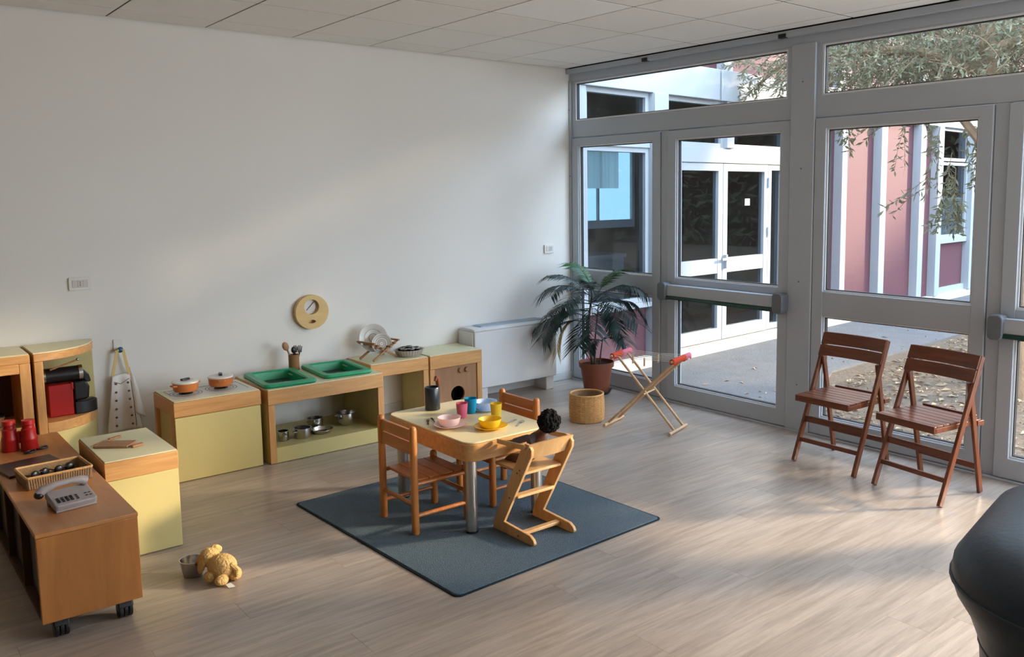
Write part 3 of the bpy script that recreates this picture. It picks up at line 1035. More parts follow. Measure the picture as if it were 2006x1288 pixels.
# dish rack with plates
dr = thing('dish_rack', 'folding wooden dish rack holding two plates', 'rack', (3.112, 5.985, .4955), R(12))
for yy in (-.095, .06):
    obj('leg', MB().bar((-.12, yy, .006), (.12, yy, .135), .012, .016, (0, 1, 0)), M_rackwood, dr, .002)
    obj('leg', MB().bar((-.12, yy + .014, .135), (.12, yy + .014, .006), .012, .016, (0, 1, 0)), M_rackwood, dr, .002)
for s_ in (-1, 1):
    for q in (.35, .7, 1.0):
        obj('slat', MB().bar((s_ * .115 * q, -.115, .072 + .065 * q), (s_ * .115 * q, .09, .072 + .065 * q), .018, .012, (1, 0, 0)), M_rackwood, dr, .002)
obj('dowel', MB().cyl((0, -.11, .062), (0, .085, .062), .007, n=10), M_rackwood, dr)


def plate_mb(r_, h=.014):
    return MB().lathe([(0, 0), (r_ * .6, 0), (r_ * .68, .004), (r_, h), (r_, h + .003), (r_ * .66, .008), (r_ * .6, .0045), (0, .0045)], n=40)


def rings_mb(r_, rr):
    m = MB()
    for q in rr:
        z = .0048 if q < .6 else .0048 + (q - .6) / .4 * .0125
        m.lathe([(r_ * q - .002, z), (r_ * q + .002, z + .0003), (r_ * q + .002, z + .0008), (r_ * q - .002, z + .0005)], n=40)
    return m


for (px, py, pz, r_, label, rr) in ((3.097, 6.02, .650, .108, 'large white plate at the back of the dish rack', (.3, .62)),
                                    (3.127, 5.945, .612, .077, 'small patterned plate at the front of the dish rack', (.25, .4, .62, .85))):
    t = thing('plate', label, 'plate', (px, py, pz), 0, 'plates in the dish rack')
    Mx = Matrix.Rotation(R(-14), 4, 'Z') @ Matrix.Rotation(R(78), 4, 'X')
    obj('dish', plate_mb(r_).xf(Mx), M_plate, t)
    obj('printed_ring', rings_mb(r_, rr).xf(Mx), M_plate_d, t)

# fluted tin and small moulds
tn = thing('pie_tin', 'fluted metal pie tin filled with small dark moulds', 'tin', (3.352, 5.93, .4955))
n = 60
vs, fs = [], []
prof = [(.092, 0), (.110, .046), (.117, .048), (.117, .051), (.107, .048), (.089, .003)]
for i, (r_, z) in enumerate(prof):
    for k in range(n):
        rr = r_ + (.003 if k % 2 else -.001)
        vs.append((rr * math.cos(2 * PI * k / n), rr * math.sin(2 * PI * k / n), z))
for i in range(len(prof) - 1):
    for k in range(n):
        fs.append((i * n + k, i * n + (k + 1) % n, (i + 1) * n + (k + 1) % n, (i + 1) * n + k))
fs.append(tuple(reversed(range(n))))
fs.append(tuple(range((len(prof) - 1) * n, len(prof) * n)))
obj('tin', MB().add(vs, fs), M_tin, tn)
MOULD = ('small dark cup mould at the tin rim nearest the dish rack', 'small dark cup mould at the front rim of the tin', 'small dark cup mould at the front right of the tin',
         'small dark cup mould at the tin rim nearest the washing machine', 'small dark cup mould raised in the middle of the tin', 'small dark cup mould at the back left of the tin by the wall',
         'small dark cup mould at the back right of the tin', 'small dark cup mould at the back rim of the tin nearest the wall')
md = None
pos = [(-.055, -.025), (-.012, -.055), (.040, -.045), (.062, .0), (.0, .0), (-.05, .035), (.03, .05), (-.008, .062)]
for i, (mx_, my_) in enumerate(pos):
    lo = (3.352 + mx_, 5.93 + my_, .4995 + (.014 if i == 4 else 0))
    if md is None:
        md = thing('small_mould', MOULD[0], 'mould', lo, 0, 'small moulds in the pie tin')
        obj('cup', MB().lathe([(0, 0), (.018, 0), (.025, .052), (.027, .053), (.022, .052), (.016, .006), (0, .006)], n=16), M_darktin, md)
        obj('rim', MB().lathe([(.0225, .0535), (.0285, .0535), (.0285, .0565), (.0225, .0565), (.0225, .0535)], n=16), M_tin, md)
    else:
        dup(md, lo, i, MOULD[i])

# convector
fc = thing('convector', 'white wall convector unit on two feet beside the toy washing machine', 'heater', (3.965, 5.925, 0))
obj('casing', MB().box(0, .87, 0, .235, .122, .606), M_fan, fc, .008)
obj('top_cover', MB().prism([(0, 0), (.235, 0), (.235, .006), (.19, .022), (.03, .022), (0, .012)], 'yz', -.004, .874).xf(Matrix.Translation((0, 0, .607))), M_fan, fc, .003)
gr = obj('air_grille', MB().box(.10, .78, .06, .19, .6295, .632), M_grille, fc)
for k in range(16):
    q = .064 + k * .0078
    obj('grille_slat', MB().box(.11, .77, q, q + .0035, .632, .638), M_grille, gr)
obj('end_module', MB().box(-.012, -.0005, .02, .225, .2, .606), M_fan, fc, .004)
obj('control_knob', MB().lathe([(0, 0), (.011, 0), (.009, .006), (0, .007)], n=14, M=Matrix.Translation((.80, 0, .555)) @ Matrix.Rotation(PI / 2, 4, 'X')), M_grille, fc)
for a in (.05, .765):
    obj('foot', MB().box(a, a + .085, .02, .20, .001, .1215), M_fan, fc, .004)

# ------------------------------------------------------------------ wall things
ck = thing('wall_clock', 'round pale wooden clock on the wall above the sink cabinet', 'clock', (2.668, YB - .001, .882))
MW = Matrix.Rotation(PI / 2, 4, 'X')


def plate_with_holes(outer_r, holes, y0, y1):
    """round plate in the xz plane with circular / oval recesses made as one ring mesh per hole sector"""
    bpy_m = MB()
    n = 64
    # build with bmesh triangulation: outer loop + hole loops
    import bmesh
    bm = bmesh.new()
    edges = []
    loops = [[(outer_r * math.cos(2 * PI * k / n), outer_r * math.sin(2 * PI * k / n)) for k in range(n)]]
    for cx_, cz_, rx, rz_ in holes:
        loops.append([(cx_ + rx * math.cos(2 * PI * k / 40), cz_ + rz_ * math.sin(2 * PI * k / 40)) for k in range(40)])
    for lp in loops:
        v = [bm.verts.new((x, y0, z)) for x, z in lp]
        edges += [bm.edges.new((v[i], v[(i + 1) % len(v)])) for i in range(len(v))]
    bmesh.ops.triangle_fill(bm, edges=edges, use_beauty=True, use_dissolve=False)
    bm.verts.index_update()
    vs = [tuple(v.co) for v in bm.verts]
    fs = [tuple(v.index for v in f.verts) for f in bm.faces]
    bm.free()
    m = MB().add(vs, fs)
    o = 0
    for lp in loops:
        k = len(lp)
        b_ = len(m.v)
        m.v += [(x, y0, z) for x, z in lp] + [(x, y1, z) for x, z in lp]
        m.f += [(b_ + i, b_ + (i + 1) % k, b_ + k + (i + 1) % k, b_ + k + i) for i in range(k)]
    return m


obj('disc', plate_with_holes(.127, [(-.004, .038, .058, .056), (-.006, -.072, .030, .013)], -.045, -.006), M_clock, ck)
obj('back_plate', MB().lathe([(0, 0), (.126, 0), (.126, .005), (0, .005)], n=48, M=MW), M_clock, ck)
obj('dial', MB().lathe([(0, 0), (.057, 0), (.057, .003), (0, .003)], (0, 0, .006), 40, M=Matrix.Translation((-.004, 0, .038)) @ MW), M_plate, ck)
for a, L_ in ((-42, .048), (140, .036)):
    t = R(a)
    obj('clock_hand', MB().bar((-.004, -.013, .038), (-.004 + L_ * math.cos(R(42)) * (1 if L_ > .04 else -1), -.013, .038 + L_ * math.sin(R(48)) * (1 if L_ > .04 else -1)), .004, .002, (0, 0, 1)), M_hobline, ck)
tk = MB()
for k in range(12):
    t = 2 * PI * k / 12
    tk.bar((-.004 + .044 * math.cos(t), -.0095, .038 + .044 * math.sin(t)), (-.004 + .050 * math.cos(t), -.0095, .038 + .050 * math.sin(t)), .002, .001, (0, 1, 0))
obj('hour_marks', tk, M_plate_d, ck)


def socket(loc, w, h, label, cells, pins):
    t = thing('wall_socket', label, 'socket', loc)
    obj('plate', MB().prism(rrect(-w / 2, w / 2, -h / 2, h / 2, .008), 'xz', -.0125, -.0005), M_white, t, .002)
    for k in range(cells):
        x0 = -w * .36 + k * w * .72 / cells
        c = obj('switch_module' if k not in pins else 'socket_module', MB().box(x0 + .0015, x0 + w * .72 / cells - .0015, -.0155, -.0127, -h * .28, h * .28), M_plate, t, .001)
        if k in pins:
            for q in (-1, 0, 1):
                obj('pin_hole', MB().lathe([(0, 0), (.0028, 0), (.0028, .0008), (0, .0008)], n=10, M=Matrix.Translation((x0 + w * .36 / cells, -.0156, q * .0105)) @ MW), M_hole, c)
    return t


socket((1.170, YB - .001, 1.202), .125, .082, 'wide white wall socket above the coffee corner cabinet', 3, (1,))
socket((4.957, YB - .001, 1.241), .108, .078, 'white wall socket high beside the window frame', 2, (1,))

hk = thing('wall_hook', 'small white wall hook plate with blue knob above the apron', 'hook', (1.362, YB - .001, .79))
obj('plate', MB().prism(rrect(-.028, .028, -.03, .035, .006), 'xz', -.008, -.0005), M_white, hk, .002)
obj('peg', MB().cyl((0, -.008, -.028), (0, -.05, -.026), .007, n=12), M_white, hk)
obj('knob', MB().ell((0, -.055, -.028), (.019, .012, .019), 16, 10), M_tealhook, hk)

# apron hanging from the hook
ap = thing('apron', 'white buttoned apron with yellow neck strap hanging on the wall', 'apron', (1.355, YB - .03, .22))


def cloth(fn, nu, nv, th, nm, mat, parent):
    vs, fs = [], []
    for j in range(nv + 1):
        for i in range(nu + 1):
            vs.append(fn(i / nu, j / nv))
    w = nu + 1
    for j in range(nv):
        for i in range(nu):
            fs.append((j * w + i, j * w + i + 1, (j + 1) * w + i + 1, (j + 1) * w + i))
    o = obj(nm, MB().add(vs, fs), mat, parent, sharp=70)
    sm = o.modifiers.new('solidify', 'SOLIDIFY')
    sm.thickness = th
    sm.offset = 0
    return o


def apron_fn(u, v):
    z = .005 + v * .375 + (.012 * (u - .5) if v > .9 else 0)
    wd = .105 * (1 - v) + .058 * v
    x = (u - .5) * 2 * wd * (1.0 if u < .5 else 1.0) + .006
    yy = -.012 - .012 * math.sin(u * 9 + 1.2 * v) * (1 - .5 * v) - .012 * math.cos(u * 3.0)
    return (x, yy, z)


cloth(apron_fn, 24, 20, .004, 'bib', M_apron, ap)
cloth(lambda u, v: (.06 + .05 * u + .03 * (1 - v) * u, .004 - .012 * math.sin(u * 5) - .004, .12 + .30 * v - .12 * u * v - .05 * u), 10, 14, .004, 'folded_side', M_apron, ap)
for sx_, x0, x1 in ((-1, -.045, -.012), (1, .052, .022)):
    obj('strap', MB().bar((x0, -.015, .375), (x1, -.03, .542), .018, .003, (1, 0, 0)), M_strap, ap)
obj('strap_top', MB().bar((-.014, -.034, .541), (.024, -.034, .541), .012, .003, (0, 0, 1)), M_strap, ap)
for k in range(6):
    for q in (-.035, .035):
        z = .05 + k * .055
        obj('button', MB().ell((q + .002 + (.0025 * (5 - k) * (1 if q > 0 else -1)), -.036, z), (.0075, .005, .0075), 10, 6), M_button, ap)
obj('piping', MB().tube([(.072, -.034, .03), (.064, -.036, .20), (.054, -.036, .33), (.045, -.036, .352), (-.005, -.036, .322), (-.045, -.034, .338)], .0018, 6), M_hobline, ap)

# ------------------------------------------------------------------ left cabinets
cc = thing('corner_cabinet', 'cream corner cabinet with rounded wooden shelf holding the coffee machine', 'cabinet', (.835, YB - .002, 0))
RQ = .375


def quarter(r_, n=20, x0=0.0):
    return [(x0, 0)] + [(x0 + (r_ - x0) * math.sin(PI / 2 * k / n), -r_ * math.cos(PI / 2 * k / n)) for k in range(n + 1)]


obj('side_panel', MB().box(0, .045, -RQ, -.012, .004, .795), M_beech_z, cc, .003)
obj('back_panel', MB().box(.0455, RQ, -.0115, 0, .004, .845), M_cream, cc, .002)
obj('top_band', MB().prism([(a, min(b, -.0125)) for a, b in quarter(RQ)], 'xy', .796, .842), M_beech_x, cc, .003)
obj('top', MB().prism([(a, min(b, -.0125)) for a, b in quarter(RQ - .004)], 'xy', .8425, .849), M_mint, cc)
q_ = [(a, min(b, -.0125)) for a, b in quarter(RQ, 20, .046)]
obj('shelf', MB().prism(q_, 'xy', .368, .428), M_beech_x, cc, .003)
vs = [(a * .985, b * .985) for a, b in q_]
obj('curved_front', MB().prism(vs, 'xy', .004, .3675), M_cream, cc, .002)

oc = thing('open_cabinet', 'beech cabinet with a dark open front left of the corner cabinet', 'cabinet', (.817, YB - .002, 0))
W_ = 1.1
obj('side_panel', MB().box(-.055, 0, -RQ, -.01, .004, .795), M_beech_z, oc, .003)
obj('side_panel', MB().box(-W_, -W_ + .055, -RQ, -.01, .004, .795), M_beech_z, oc, .003)
obj('top_rail', MB().box(-W_ + .0555, -.0555, -RQ, -RQ + .02, .738, .795), M_beech_x, oc, .003)
obj('top_band', MB().box(-W_, 0, -RQ - .002, 0, .796, .8425), M_beech_x, oc, .003)
obj('top', MB().box(-W_ + .004, -.004, -RQ + .002, -.002, .843, .849), M_mint, oc)
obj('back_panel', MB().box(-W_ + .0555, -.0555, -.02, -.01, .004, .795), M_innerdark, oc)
obj('shelf', MB().box(-W_ + .0555, -.0555, -RQ, -.0205, .385, .425), M_beech_x, oc, .002)
obj('lower_door', MB().box(-W_ + .0555, -.0555, -RQ + .004, -RQ + .02, .004, .384), M_cream, oc, .002)
pn = thing('dark_pan', 'dark brown pan standing in the shadow inside the open cabinet', 'pan', (.60, 5.93, .426))
obj('body', MB().lathe([(0, 0), (.075, 0), (.085, .01), (.09, .06), (.086, .06), (.08, .012), (0, .006)], n=28), M_brown, pn)
obj('lid', MB().lathe([(.092, .0605), (.09, .07), (.05, .085), (.015, .09), (.02, .105), (0, .107), (0, .0605)], n=28), M_black, pn)
obj('handle', MB().bar((-.085, 0, .05), (-.22, 0, .055), .02, .012, (0, 1, 0)), M_black, pn, .003)

# coffee machine
cm = thing('coffee_machine', 'red and black toy coffee machine on the rounded shelf', 'coffee machine', (.915, 5.955, .4285))
obj('red_side', MB().box(0, .13, -.035, .075, 0.001, .195), M_red, cm, .006)
obj('red_top_edge', MB().box(.118, .134, -.038, .078, .155, .2), M_red, cm, .004)
obj('head', MB().cyl((-.005, .015, .245), (.185, .015, .245), .047, n=28), M_black, cm)
obj('chrome_ring', MB().tube([(.170, .015, .245), (.192, .015, .245)], .050, 28), M_steel, cm)
obj('chrome_ring', MB().tube([(-.020, .015, .245), (-.004, .015, .245)], .046, 28), M_steel, cm)
obj('spout', MB().prism([(.193, .27), (.225, .235), (.235, .19), (.215, .185), (.193, .205)], 'xz', -.015, .045), M_black, cm, .006)
obj('neck', MB().prism([(.135, .08), (.215, .09), (.222, .16), (.205, .2), (.135, .2)], 'xz', -.03, .07), M_black, cm, .01)
obj('drip_tray', MB().prism([(.135, .075), (.135, -.04)] + [(.16 + .105 * math.sin(t * PI / 12), .017 - .057 * math.cos(t * PI / 12)) for t in range(0, 13)], 'xy', .001, .078), M_black, cm, .006)
obj('tray_grid', MB().prism([(.15, .06), (.15, -.028)] + [(.17 + .08 * math.sin(t * PI / 12), .016 - .044 * math.cos(t * PI / 12)) for t in range(0, 13)], 'xy', .0785, .082), M_darktin, cm)
lv_ = obj('lever', MB().tube([(.02, -.02, .288), (.10, -.02, .312), (.165, -.02, .332)], .005, 8), M_spoon, cm)
obj('lever_knob', MB().ell((.168, -.02, .334), (.010, .008, .008), 10, 8), M_steel, lv_)

# ------------------------------------------------------------------ cart on casters
ct = thing('storage_cart', 'low beech cart on black casters in the lower left corner', 'cart', (.505, 3.80, 0))
CW, CL = .362, 1.64
obj('end_panel', MB().box(0, CW, 0, .018, .085, .434), M_cart, ct, .003)
obj('end_panel', MB().box(0, CW, CL - .018, CL, .085, .434), M_cart, ct, .003)
obj('top', MB().box(-.002, CW + .002, -.003, CL + .003, .4345, .452), M_cart_y, ct, .003)
obj('bottom', MB().box(.002, CW - .002, .0185, CL - .0185, .088, .106), M_cartin, ct, .002)
for q0, q1 in ((.030, .395), (.425, .805), (.835, 1.215), (1.245, 1.61)):
    obj('bin', MB().box(.030, .335, q0, q1, .1066, .40), M_castor, ct, .006)  # solid dark block, fills and blackens the open compartment
obj('back_panel', MB().box(CW - .014, CW - .001, .0185, CL - .0185, .1065, .434), M_cartin, ct, .001)
for q in (.41, .82, 1.23):
    obj('divider', MB().box(.004, CW - .0145, q - .008, q + .008, .1065, .434), M_cartin, ct, .001)
for qx in (.07, CW - .06):
    for qy in (.06, CL - .07):
        c_ = obj('caster', MB().cyl((qx - .008, qy, .036), (qx + .008, qy, .036), .036, n=24).cyl((qx - .026, qy, .036), (qx - .010, qy, .036), .036, n=24).cyl((qx + .010, qy, .036), (qx + .026, qy, .036), .036, n=24), M_castor, ct, .004)
        obj('caster_fork', MB().prism([(qy - .036, .05), (qy + .03, .05), (qy + .02, .084), (qy - .02, .084)], 'yz', qx - .029, qx + .029), M_castor, c_, .005)

bx_ = thing('storage_box', 'bright cream box with wooden top beside the cart', 'box', (.893, 4.475, 0))
obj('body', MB().box(0.002, .327, .002, .55, .004, .3995), M_cream, bx_, .002)
obj('top_band', MB().box(0, .329, 0, .552, .400, .490), M_beech_x, bx_, .003)
obj('top', MB().box(.004, .325, .004, .548, .4905, .497), M_mint, bx_, .001)

cb = thing('cutting_board', 'small wooden cutting board on the cream box', 'board', (1.005, 4.755, .4975), R(-38))
obj('board', MB().prism(rrect(-.085, .085, -.052, .052, .006), 'xy', 0, .012), M_brown, cb, .002)
kn = thing('wooden_knife', 'thin wooden knife lying behind the cutting board', 'knife', (.985, 4.868, .4975), R(28))
obj('blade', MB().prism([(-.09, -.006), (.02, -.010), (.02, .010), (-.06, .010)], 'xy', 0, .004), M_clock, kn)
obj('handle', MB().prism(rrect(.02, .09, -.009, .009, .005), 'xy', 0, .010), M_spoon, kn, .002)
blk = thing('wooden_block', 'small flat wooden piece beside the cutting board near the box edge', 'block', (1.085, 4.665, .4975), R(20))
obj('piece', MB().prism(rrect(-.032, .032, -.012, .012, .008), 'xy', 0, .012), M_spoon, blk, .003)

# things on the cart
ZT = .4525
fo = thing('black_folder', 'flat black folder lying on the cart behind the woven tray', 'folder', (.652, 4.815, ZT), R(10))
obj('cover', MB().prism(rrect(-.138, .118, -.135, .115, .004), 'xy', 0, .006), M_black, fo, .001)
obj('cover', MB().prism(rrect(-.137, .117, -.134, .114, .004), 'xy', .0065, .011), M_black, fo, .001)

wt = thing('woven_tray', 'rectangular woven tray on the cart holding dark sunglasses', 'tray', (.695, 4.515, ZT), R(4))
TX, TY = .128, .100
m_ = MB()
T_ = MB().frame(-TX, TX, -TY, TY, .008, .0, .054)
T_.v = [(x * (1 + .04 * y / .066), z * (1 + .04 * y / .066), y) for x, y, z in T_.v]
T_.f = [tuple(reversed(f)) for f in T_.f]
obj('rim_wall', T_, M_wick_d, wt, .002)
obj('tray_floor', MB().box(-TX + .008, TX - .008, -TY + .008, TY - .008, .001, .006), M_wick_d, wt)
pts = [(x * 1.03, y * 1.03, .055) for x, y in rrect(-TX, TX, -TY, TY, .01, 3)]
obj('rim_braid', MB().tube(pts + [pts[0]], .006, 8), M_wick, wt)
cn = MB()
for k in range(26):
    q = -TX + .008 + k * (2 * TX - .016) / 25
    cn.bar((q, -TY - .001, .003), (q * 1.04, -TY * 1.03 - .001, .052), .006, .004, (1, 0, 0))
for k in range(22):
    q = -TY + .008 + k * (2 * TY - .016) / 21
    cn.bar((-TX - .001, q, .003), (-TX * 1.03 - .001, q * 1.03, .052), .004, .006, (1, 0, 0))
tag(obj('woven_cane', cn, M_wick_d, wt), kind='stuff')
for i, (gx, gy, rz) in enumerate(((-.055, .0, .5), (.045, .02, .3))):
    g = thing('sunglasses', ('dark sunglasses in the woven tray, nearer the open side of the cart', 'dark sunglasses in the woven tray, nearer the cream box')[i], 'sunglasses', (.695 + gx, 4.515 + gy, ZT + .008), rz, 'sunglasses in the woven tray')
    for s_ in (-1, 1):
        obj('lens', MB().ell((s_ * .024, 0, .030), (.021, .010, .022), 16, 10), M_black, g)
        obj('temple', MB().tube([(s_ * .044, .0, .034), (s_ * .046, .05, .03), (s_ * .044, .075, .012)], .003, 6), M_black, g)
    obj('bridge', MB().tube([(-.010, 0, .036), (0, -.004, .041), (.010, 0, .036)], .003, 6), M_steel, g)

ph = thing('desk_phone', 'grey corded desk phone tilted on the near end of the cart', 'phone', (.675, 4.075, ZT), R(8))
ph.scale = (.84, .84, .84)
Mt = Matrix.Translation((0, 0, .025)) @ Matrix.Rotation(R(16), 4, 'X')
obj('phone_base', MB().prism(rrect(-.09, .105, -.075, .08, .018), 'xy', 0, .034).xf(Mt), M_phone, ph, .007)
obj('rear_foot', MB().box(-.08, .09, .05, .075, .0005, .046).box(-.085, .1, -.074, -.060, .0005, .012), M_phone, ph, .003)
obj('handset', MB().tube([(-.105, .055, .050), (-.085, .052, .068), (-.03, .05, .082), (.04, .05, .084), (.085, .052, .078), (.108, .055, .066)], [.024, .022, .016, .016, .022, .026], 14).xf(Matrix.Translation((-.012, .0, .027))), M_phone, ph, 0)
obj('earpiece', MB().ell((-.118, .052, .073), (.022, .026, .020), 16, 10), M_black, ph)
for c_ in range(4):
    for r_ in range(3):
        obj('phone_key', MB().box(-.068 + c_ * .02, -.056 + c_ * .02, -.050 + r_ * .016, -.040 + r_ * .016, .0345, .038).xf(Mt), M_black, ph)
for r_ in range(3):
    obj('phone_key', MB().box(.018, .027, -.050 + r_ * .016, -.042 + r_ * .016, .0345, .038).xf(Mt), M_black, ph)
for r_ in range(2):
    for c_ in range(2):
        obj('phone_key', MB().box(.060 + c_ * .018, .070 + c_ * .018, -.040 + r_ * .022, -.036 + r_ * .022, .0345, .037).xf(Mt), M_black, ph)

bi = thing('binoculars', 'red toy binoculars standing on the cart', 'binoculars', (.655, 5.165, ZT), R(-30))
for s_ in (-1, 1):
    obj('barrel', MB().lathe([(0, 0), (.039, 0), (.040, .006), (.038, .052), (.040, .058), (.039, .066), (.033, .082), (.033, .112), (.028, .118), (.027, .132), (.031, .136), (.030, .158), (.020, .158), (0, .150)], (s_ * .045, 0, 0), 24), M_red, bi)
obj('bridge', MB().box(-.03, .03, -.010, .010, .045, .062).box(-.03, .03, -.008, .008, .085, .094).cyl((0, 0, .04), (0, 0, .10), .012, n=14), M_red, bi, .002)
sc = thing('scissors', 'black handled scissors lying in front of the red binoculars', 'scissors', (.715, 5.10, ZT), R(35))
for s_ in (-1, 1):
    pts = [(.028 * math.cos(t * PI / 8) + s_ * .036 - .0, .019 * math.sin(t * PI / 8), .006) for t in range(17)]
    obj('handle', MB().tube(pts, .0045, 8, False), M_black, sc)
obj('blade', MB().bar((-.006, .02, .004), (.012, .10, .004), .010, .002, (1, 0, 0)), M_steel, sc)
obj('blade', MB().bar((.006, .02, .007), (-.012, .10, .007), .010, .002, (1, 0, 0)), M_steel, sc)

# ------------------------------------------------------------------ floor things: bowl and plush
bw_ = thing('steel_cup', 'small steel bowl on the floor beside the plush animal', 'bowl', (1.148, 4.085, 0.0005))
obj('body', MB().lathe([(0, 0), (.038, 0), (.042, .004), (.054, .072), (.058, .074), (.058, .077), (.052, .076), (.040, .008), (0, .006)], n=32), M_steel, bw_)
pl = thing('plush_dog', 'tan plush dog slumped over the small steel bowl on the floor', 'soft toy', (1.225, 3.955, 0.0))
bd = MB()
RX = lambda a, b, c: Euler((R(a), R(b), R(c))).to_matrix().to_4x4()
bd.ell((0.01, -.01, .062), (.060, .075, .058), 22, 14, RX(-10, 0, 15), .05, 1)
bd.ell((-.022, .058, .092), (.046, .048, .044), 20, 12, None, .05, 2)
bd.ell((-.052, .082, .078), (.024, .028, .024), 14, 10, None, .04, 3)
pb_ = obj('body', bd, M_plush, pl, sharp=80)
rm = pb_.modifiers.new('join', 'REMESH')
rm.mode = 'VOXEL'
rm.voxel_size = .006
rm.use_smooth_shade = True
for e, (p, r_, rot) in enumerate((((-.062, .045, .070), (.012, .022, .040), RX(10, 15, 20)), ((.012, .070, .118), (.028, .014, .022), RX(0, 20, -10)))):
    obj('ear', MB().ell(p, r_, 14, 10, rot, .05, e), M_plush, pl)
for p, r_, rot in (((-.050, -.015, .030), (.020, .030, .028), RX(0, 10, 20)), ((.060, .015, .030), (.022, .034, .026), RX(0, 0, -20)),
                   ((-.015, -.075, .026), (.034, .026, .025), RX(0, 0, 25)), ((.052, -.055, .030), (.028, .036, .030), RX(0, 0, -35))):
    obj('leg', MB().ell(p, r_, 16, 10, rot, .05, 5), M_plush, pl)
obj('tail', MB().tube([(.03, -.07, .085), (.05, -.09, .06), (.045, -.10, .03)], [.014, .013, .009], 10), M_plush, pl)
obj('fabric_tag', MB().prism([(-.014, 0), (.014, -.006), (.012, .03), (-.012, .03)], 'xy', 0, .001).xf(Matrix.Translation((.01, -.125, .003)) @ RX(12, 0, 10)), M_tagw, pl)

# ------------------------------------------------------------------ table
TX0, TX1, TY0, TY1 = 2.325, 2.872, 3.555, 4.405
tb = thing('childrens_table', 'square children table with pale top, wooden apron and steel legs', 'table', ((TX0 + TX1) / 2, (TY0 + TY1) / 2, 0))
hx, hy = (TX1 - TX0) / 2, (TY1 - TY0) / 2
obj('top', MB().prism(rrect(-hx + .006, hx - .006, -hy + .006, hy - .006, .065, 8), 'xy', .4895, .499), M_pale, tb, .002)
T_ = MB()
po, pi_ = rrect(-hx, hx, -hy, hy, .07, 8), rrect(-hx + .03, hx - .03, -hy + .03, hy - .03, .045, 8)
n = len(po)
vs = [(x, y, z) for z in (.400, .489) for pl_ in (po, pi_) for x, y in pl_]
fs = []
for k in range(n):
    k2 = (k + 1) % n
    fs += [(k, k2, 2 * n + k2, 2 * n + k), (n + k, 3 * n + k, 3 * n + k2, n + k2), (k, n + k, n + k2, k2), (2 * n + k, 2 * n + k2, 3 * n + k2, 3 * n + k)]
obj('apron', T_.add(vs, fs), M_beech_x, tb, .003)
for sx_ in (-1, 1):
    for sy_ in (-1, 1):
        obj('leg', MB().cyl((sx_ * (hx - .062), sy_ * (hy - .075), .010), (sx_ * (hx - .062), sy_ * (hy - .075), .4885), .031, n=28), M_brushed, tb)
        obj('leg_cap', MB().cyl((sx_ * (hx - .062), sy_ * (hy - .075), .009), (sx_ * (hx - .062), sy_ * (hy - .075), .02), .0325, n=28), M_black, tb)
ZTB = .4995


def cup(x, y, mat, label, r0=.026, r1=.033, h=.082):
    t = thing('cup', label, 'cup', (x, y, ZTB), 0, 'plastic cups on the table')
    obj('wall', MB().lathe([(0, 0), (r0, 0), (r1, h), (r1 + .001, h + .001), (r1 - .002, h), (r0 - .002, .003), (0, .003)], n=28), mat, t)
    return t


def dish(x, y, z, mat, r_, label):
    t = thing('plate', label, 'plate', (x, y, z), 0, 'plastic plates on the table')
    obj('dish', MB().lathe([(0, 0), (r_ * .62, 0), (r_ * .7, .004), (r_, .014), (r_, .0165), (r_ * .68, .0075), (r_ * .6, .003), (0, .003)], n=36), mat, t)
    return t


def bowl(x, y, z, mat, r_, h, label):
    t = thing('bowl', label, 'bowl', (x, y, z), 0, 'plastic bowls on the table')
    obj('wall', MB().lathe([(0, 0), (r_ * .66, 0), (r_ * .8, .008), (r_, h), (r_ + .0015, h + .0005), (r_ - .002, h), (r_ * .76, .009), (r_ * .6, .003), (0, .003)], n=36), mat, t)
    return t


jg = thing('jug', 'dark slate jug with a wooden handle on the table corner', 'jug', (2.575, 4.30, ZTB))
obj('body', MB().lathe([(0, 0), (.042, 0), (.044, .003), (.044, .128), (.041, .133), (.037, .133), (.036, .01), (0, .006)], n=32), M_jug, jg)
obj('dark_inside', MB().lathe([(0, .118), (.0358, .118), (.0358, .120), (0, .120)], n=28), M_hole, jg)  # dark disc closing off the inside of the jug
hdl = [(.047, .02, .012), (.062, .032, .03), (.070, .042, .075), (.068, .044, .13), (.060, .040, .168), (.046, .030, .176), (.036, .024, .158)]
obj('handle', MB().tube(hdl, [.006, .008, .010, .012, .013, .011, .008], 10), M_fold, jg)
cup(2.598, 4.025, M_pink, 'pink plastic cup behind the pale pink bowl')
cup(2.690, 4.075, M_blue, 'blue plastic cup between the pink cup and the pale blue bowl', .027, .036, .086)
cup(2.735, 3.890, M_yellow, 'yellow plastic cup behind the yellow bowl')
dish(2.445, 3.910, ZTB, M_pinkpale, .088, 'pale pink plastic plate under the pale pink bowl')
bowl(2.445, 3.915, ZTB + .0035, M_pinkpale, .062, .048, 'pale pink plastic bowl on the pale pink plate')
dish(2.590, 3.735, ZTB, M_yellow, .09, 'yellow plastic plate under the yellow bowl')
bowl(2.592, 3.745, ZTB + .0035, M_yellow, .062, .046, 'yellow plastic bowl on the yellow plate')
dish(2.795, 4.075, ZTB, M_bluepale, .088, 'pale blue plastic plate under the pale blue bowl')
bowl(2.795, 4.080, ZTB + .0035, M_bluepale, .066, .048, 'pale blue plastic bowl on the pale blue plate')


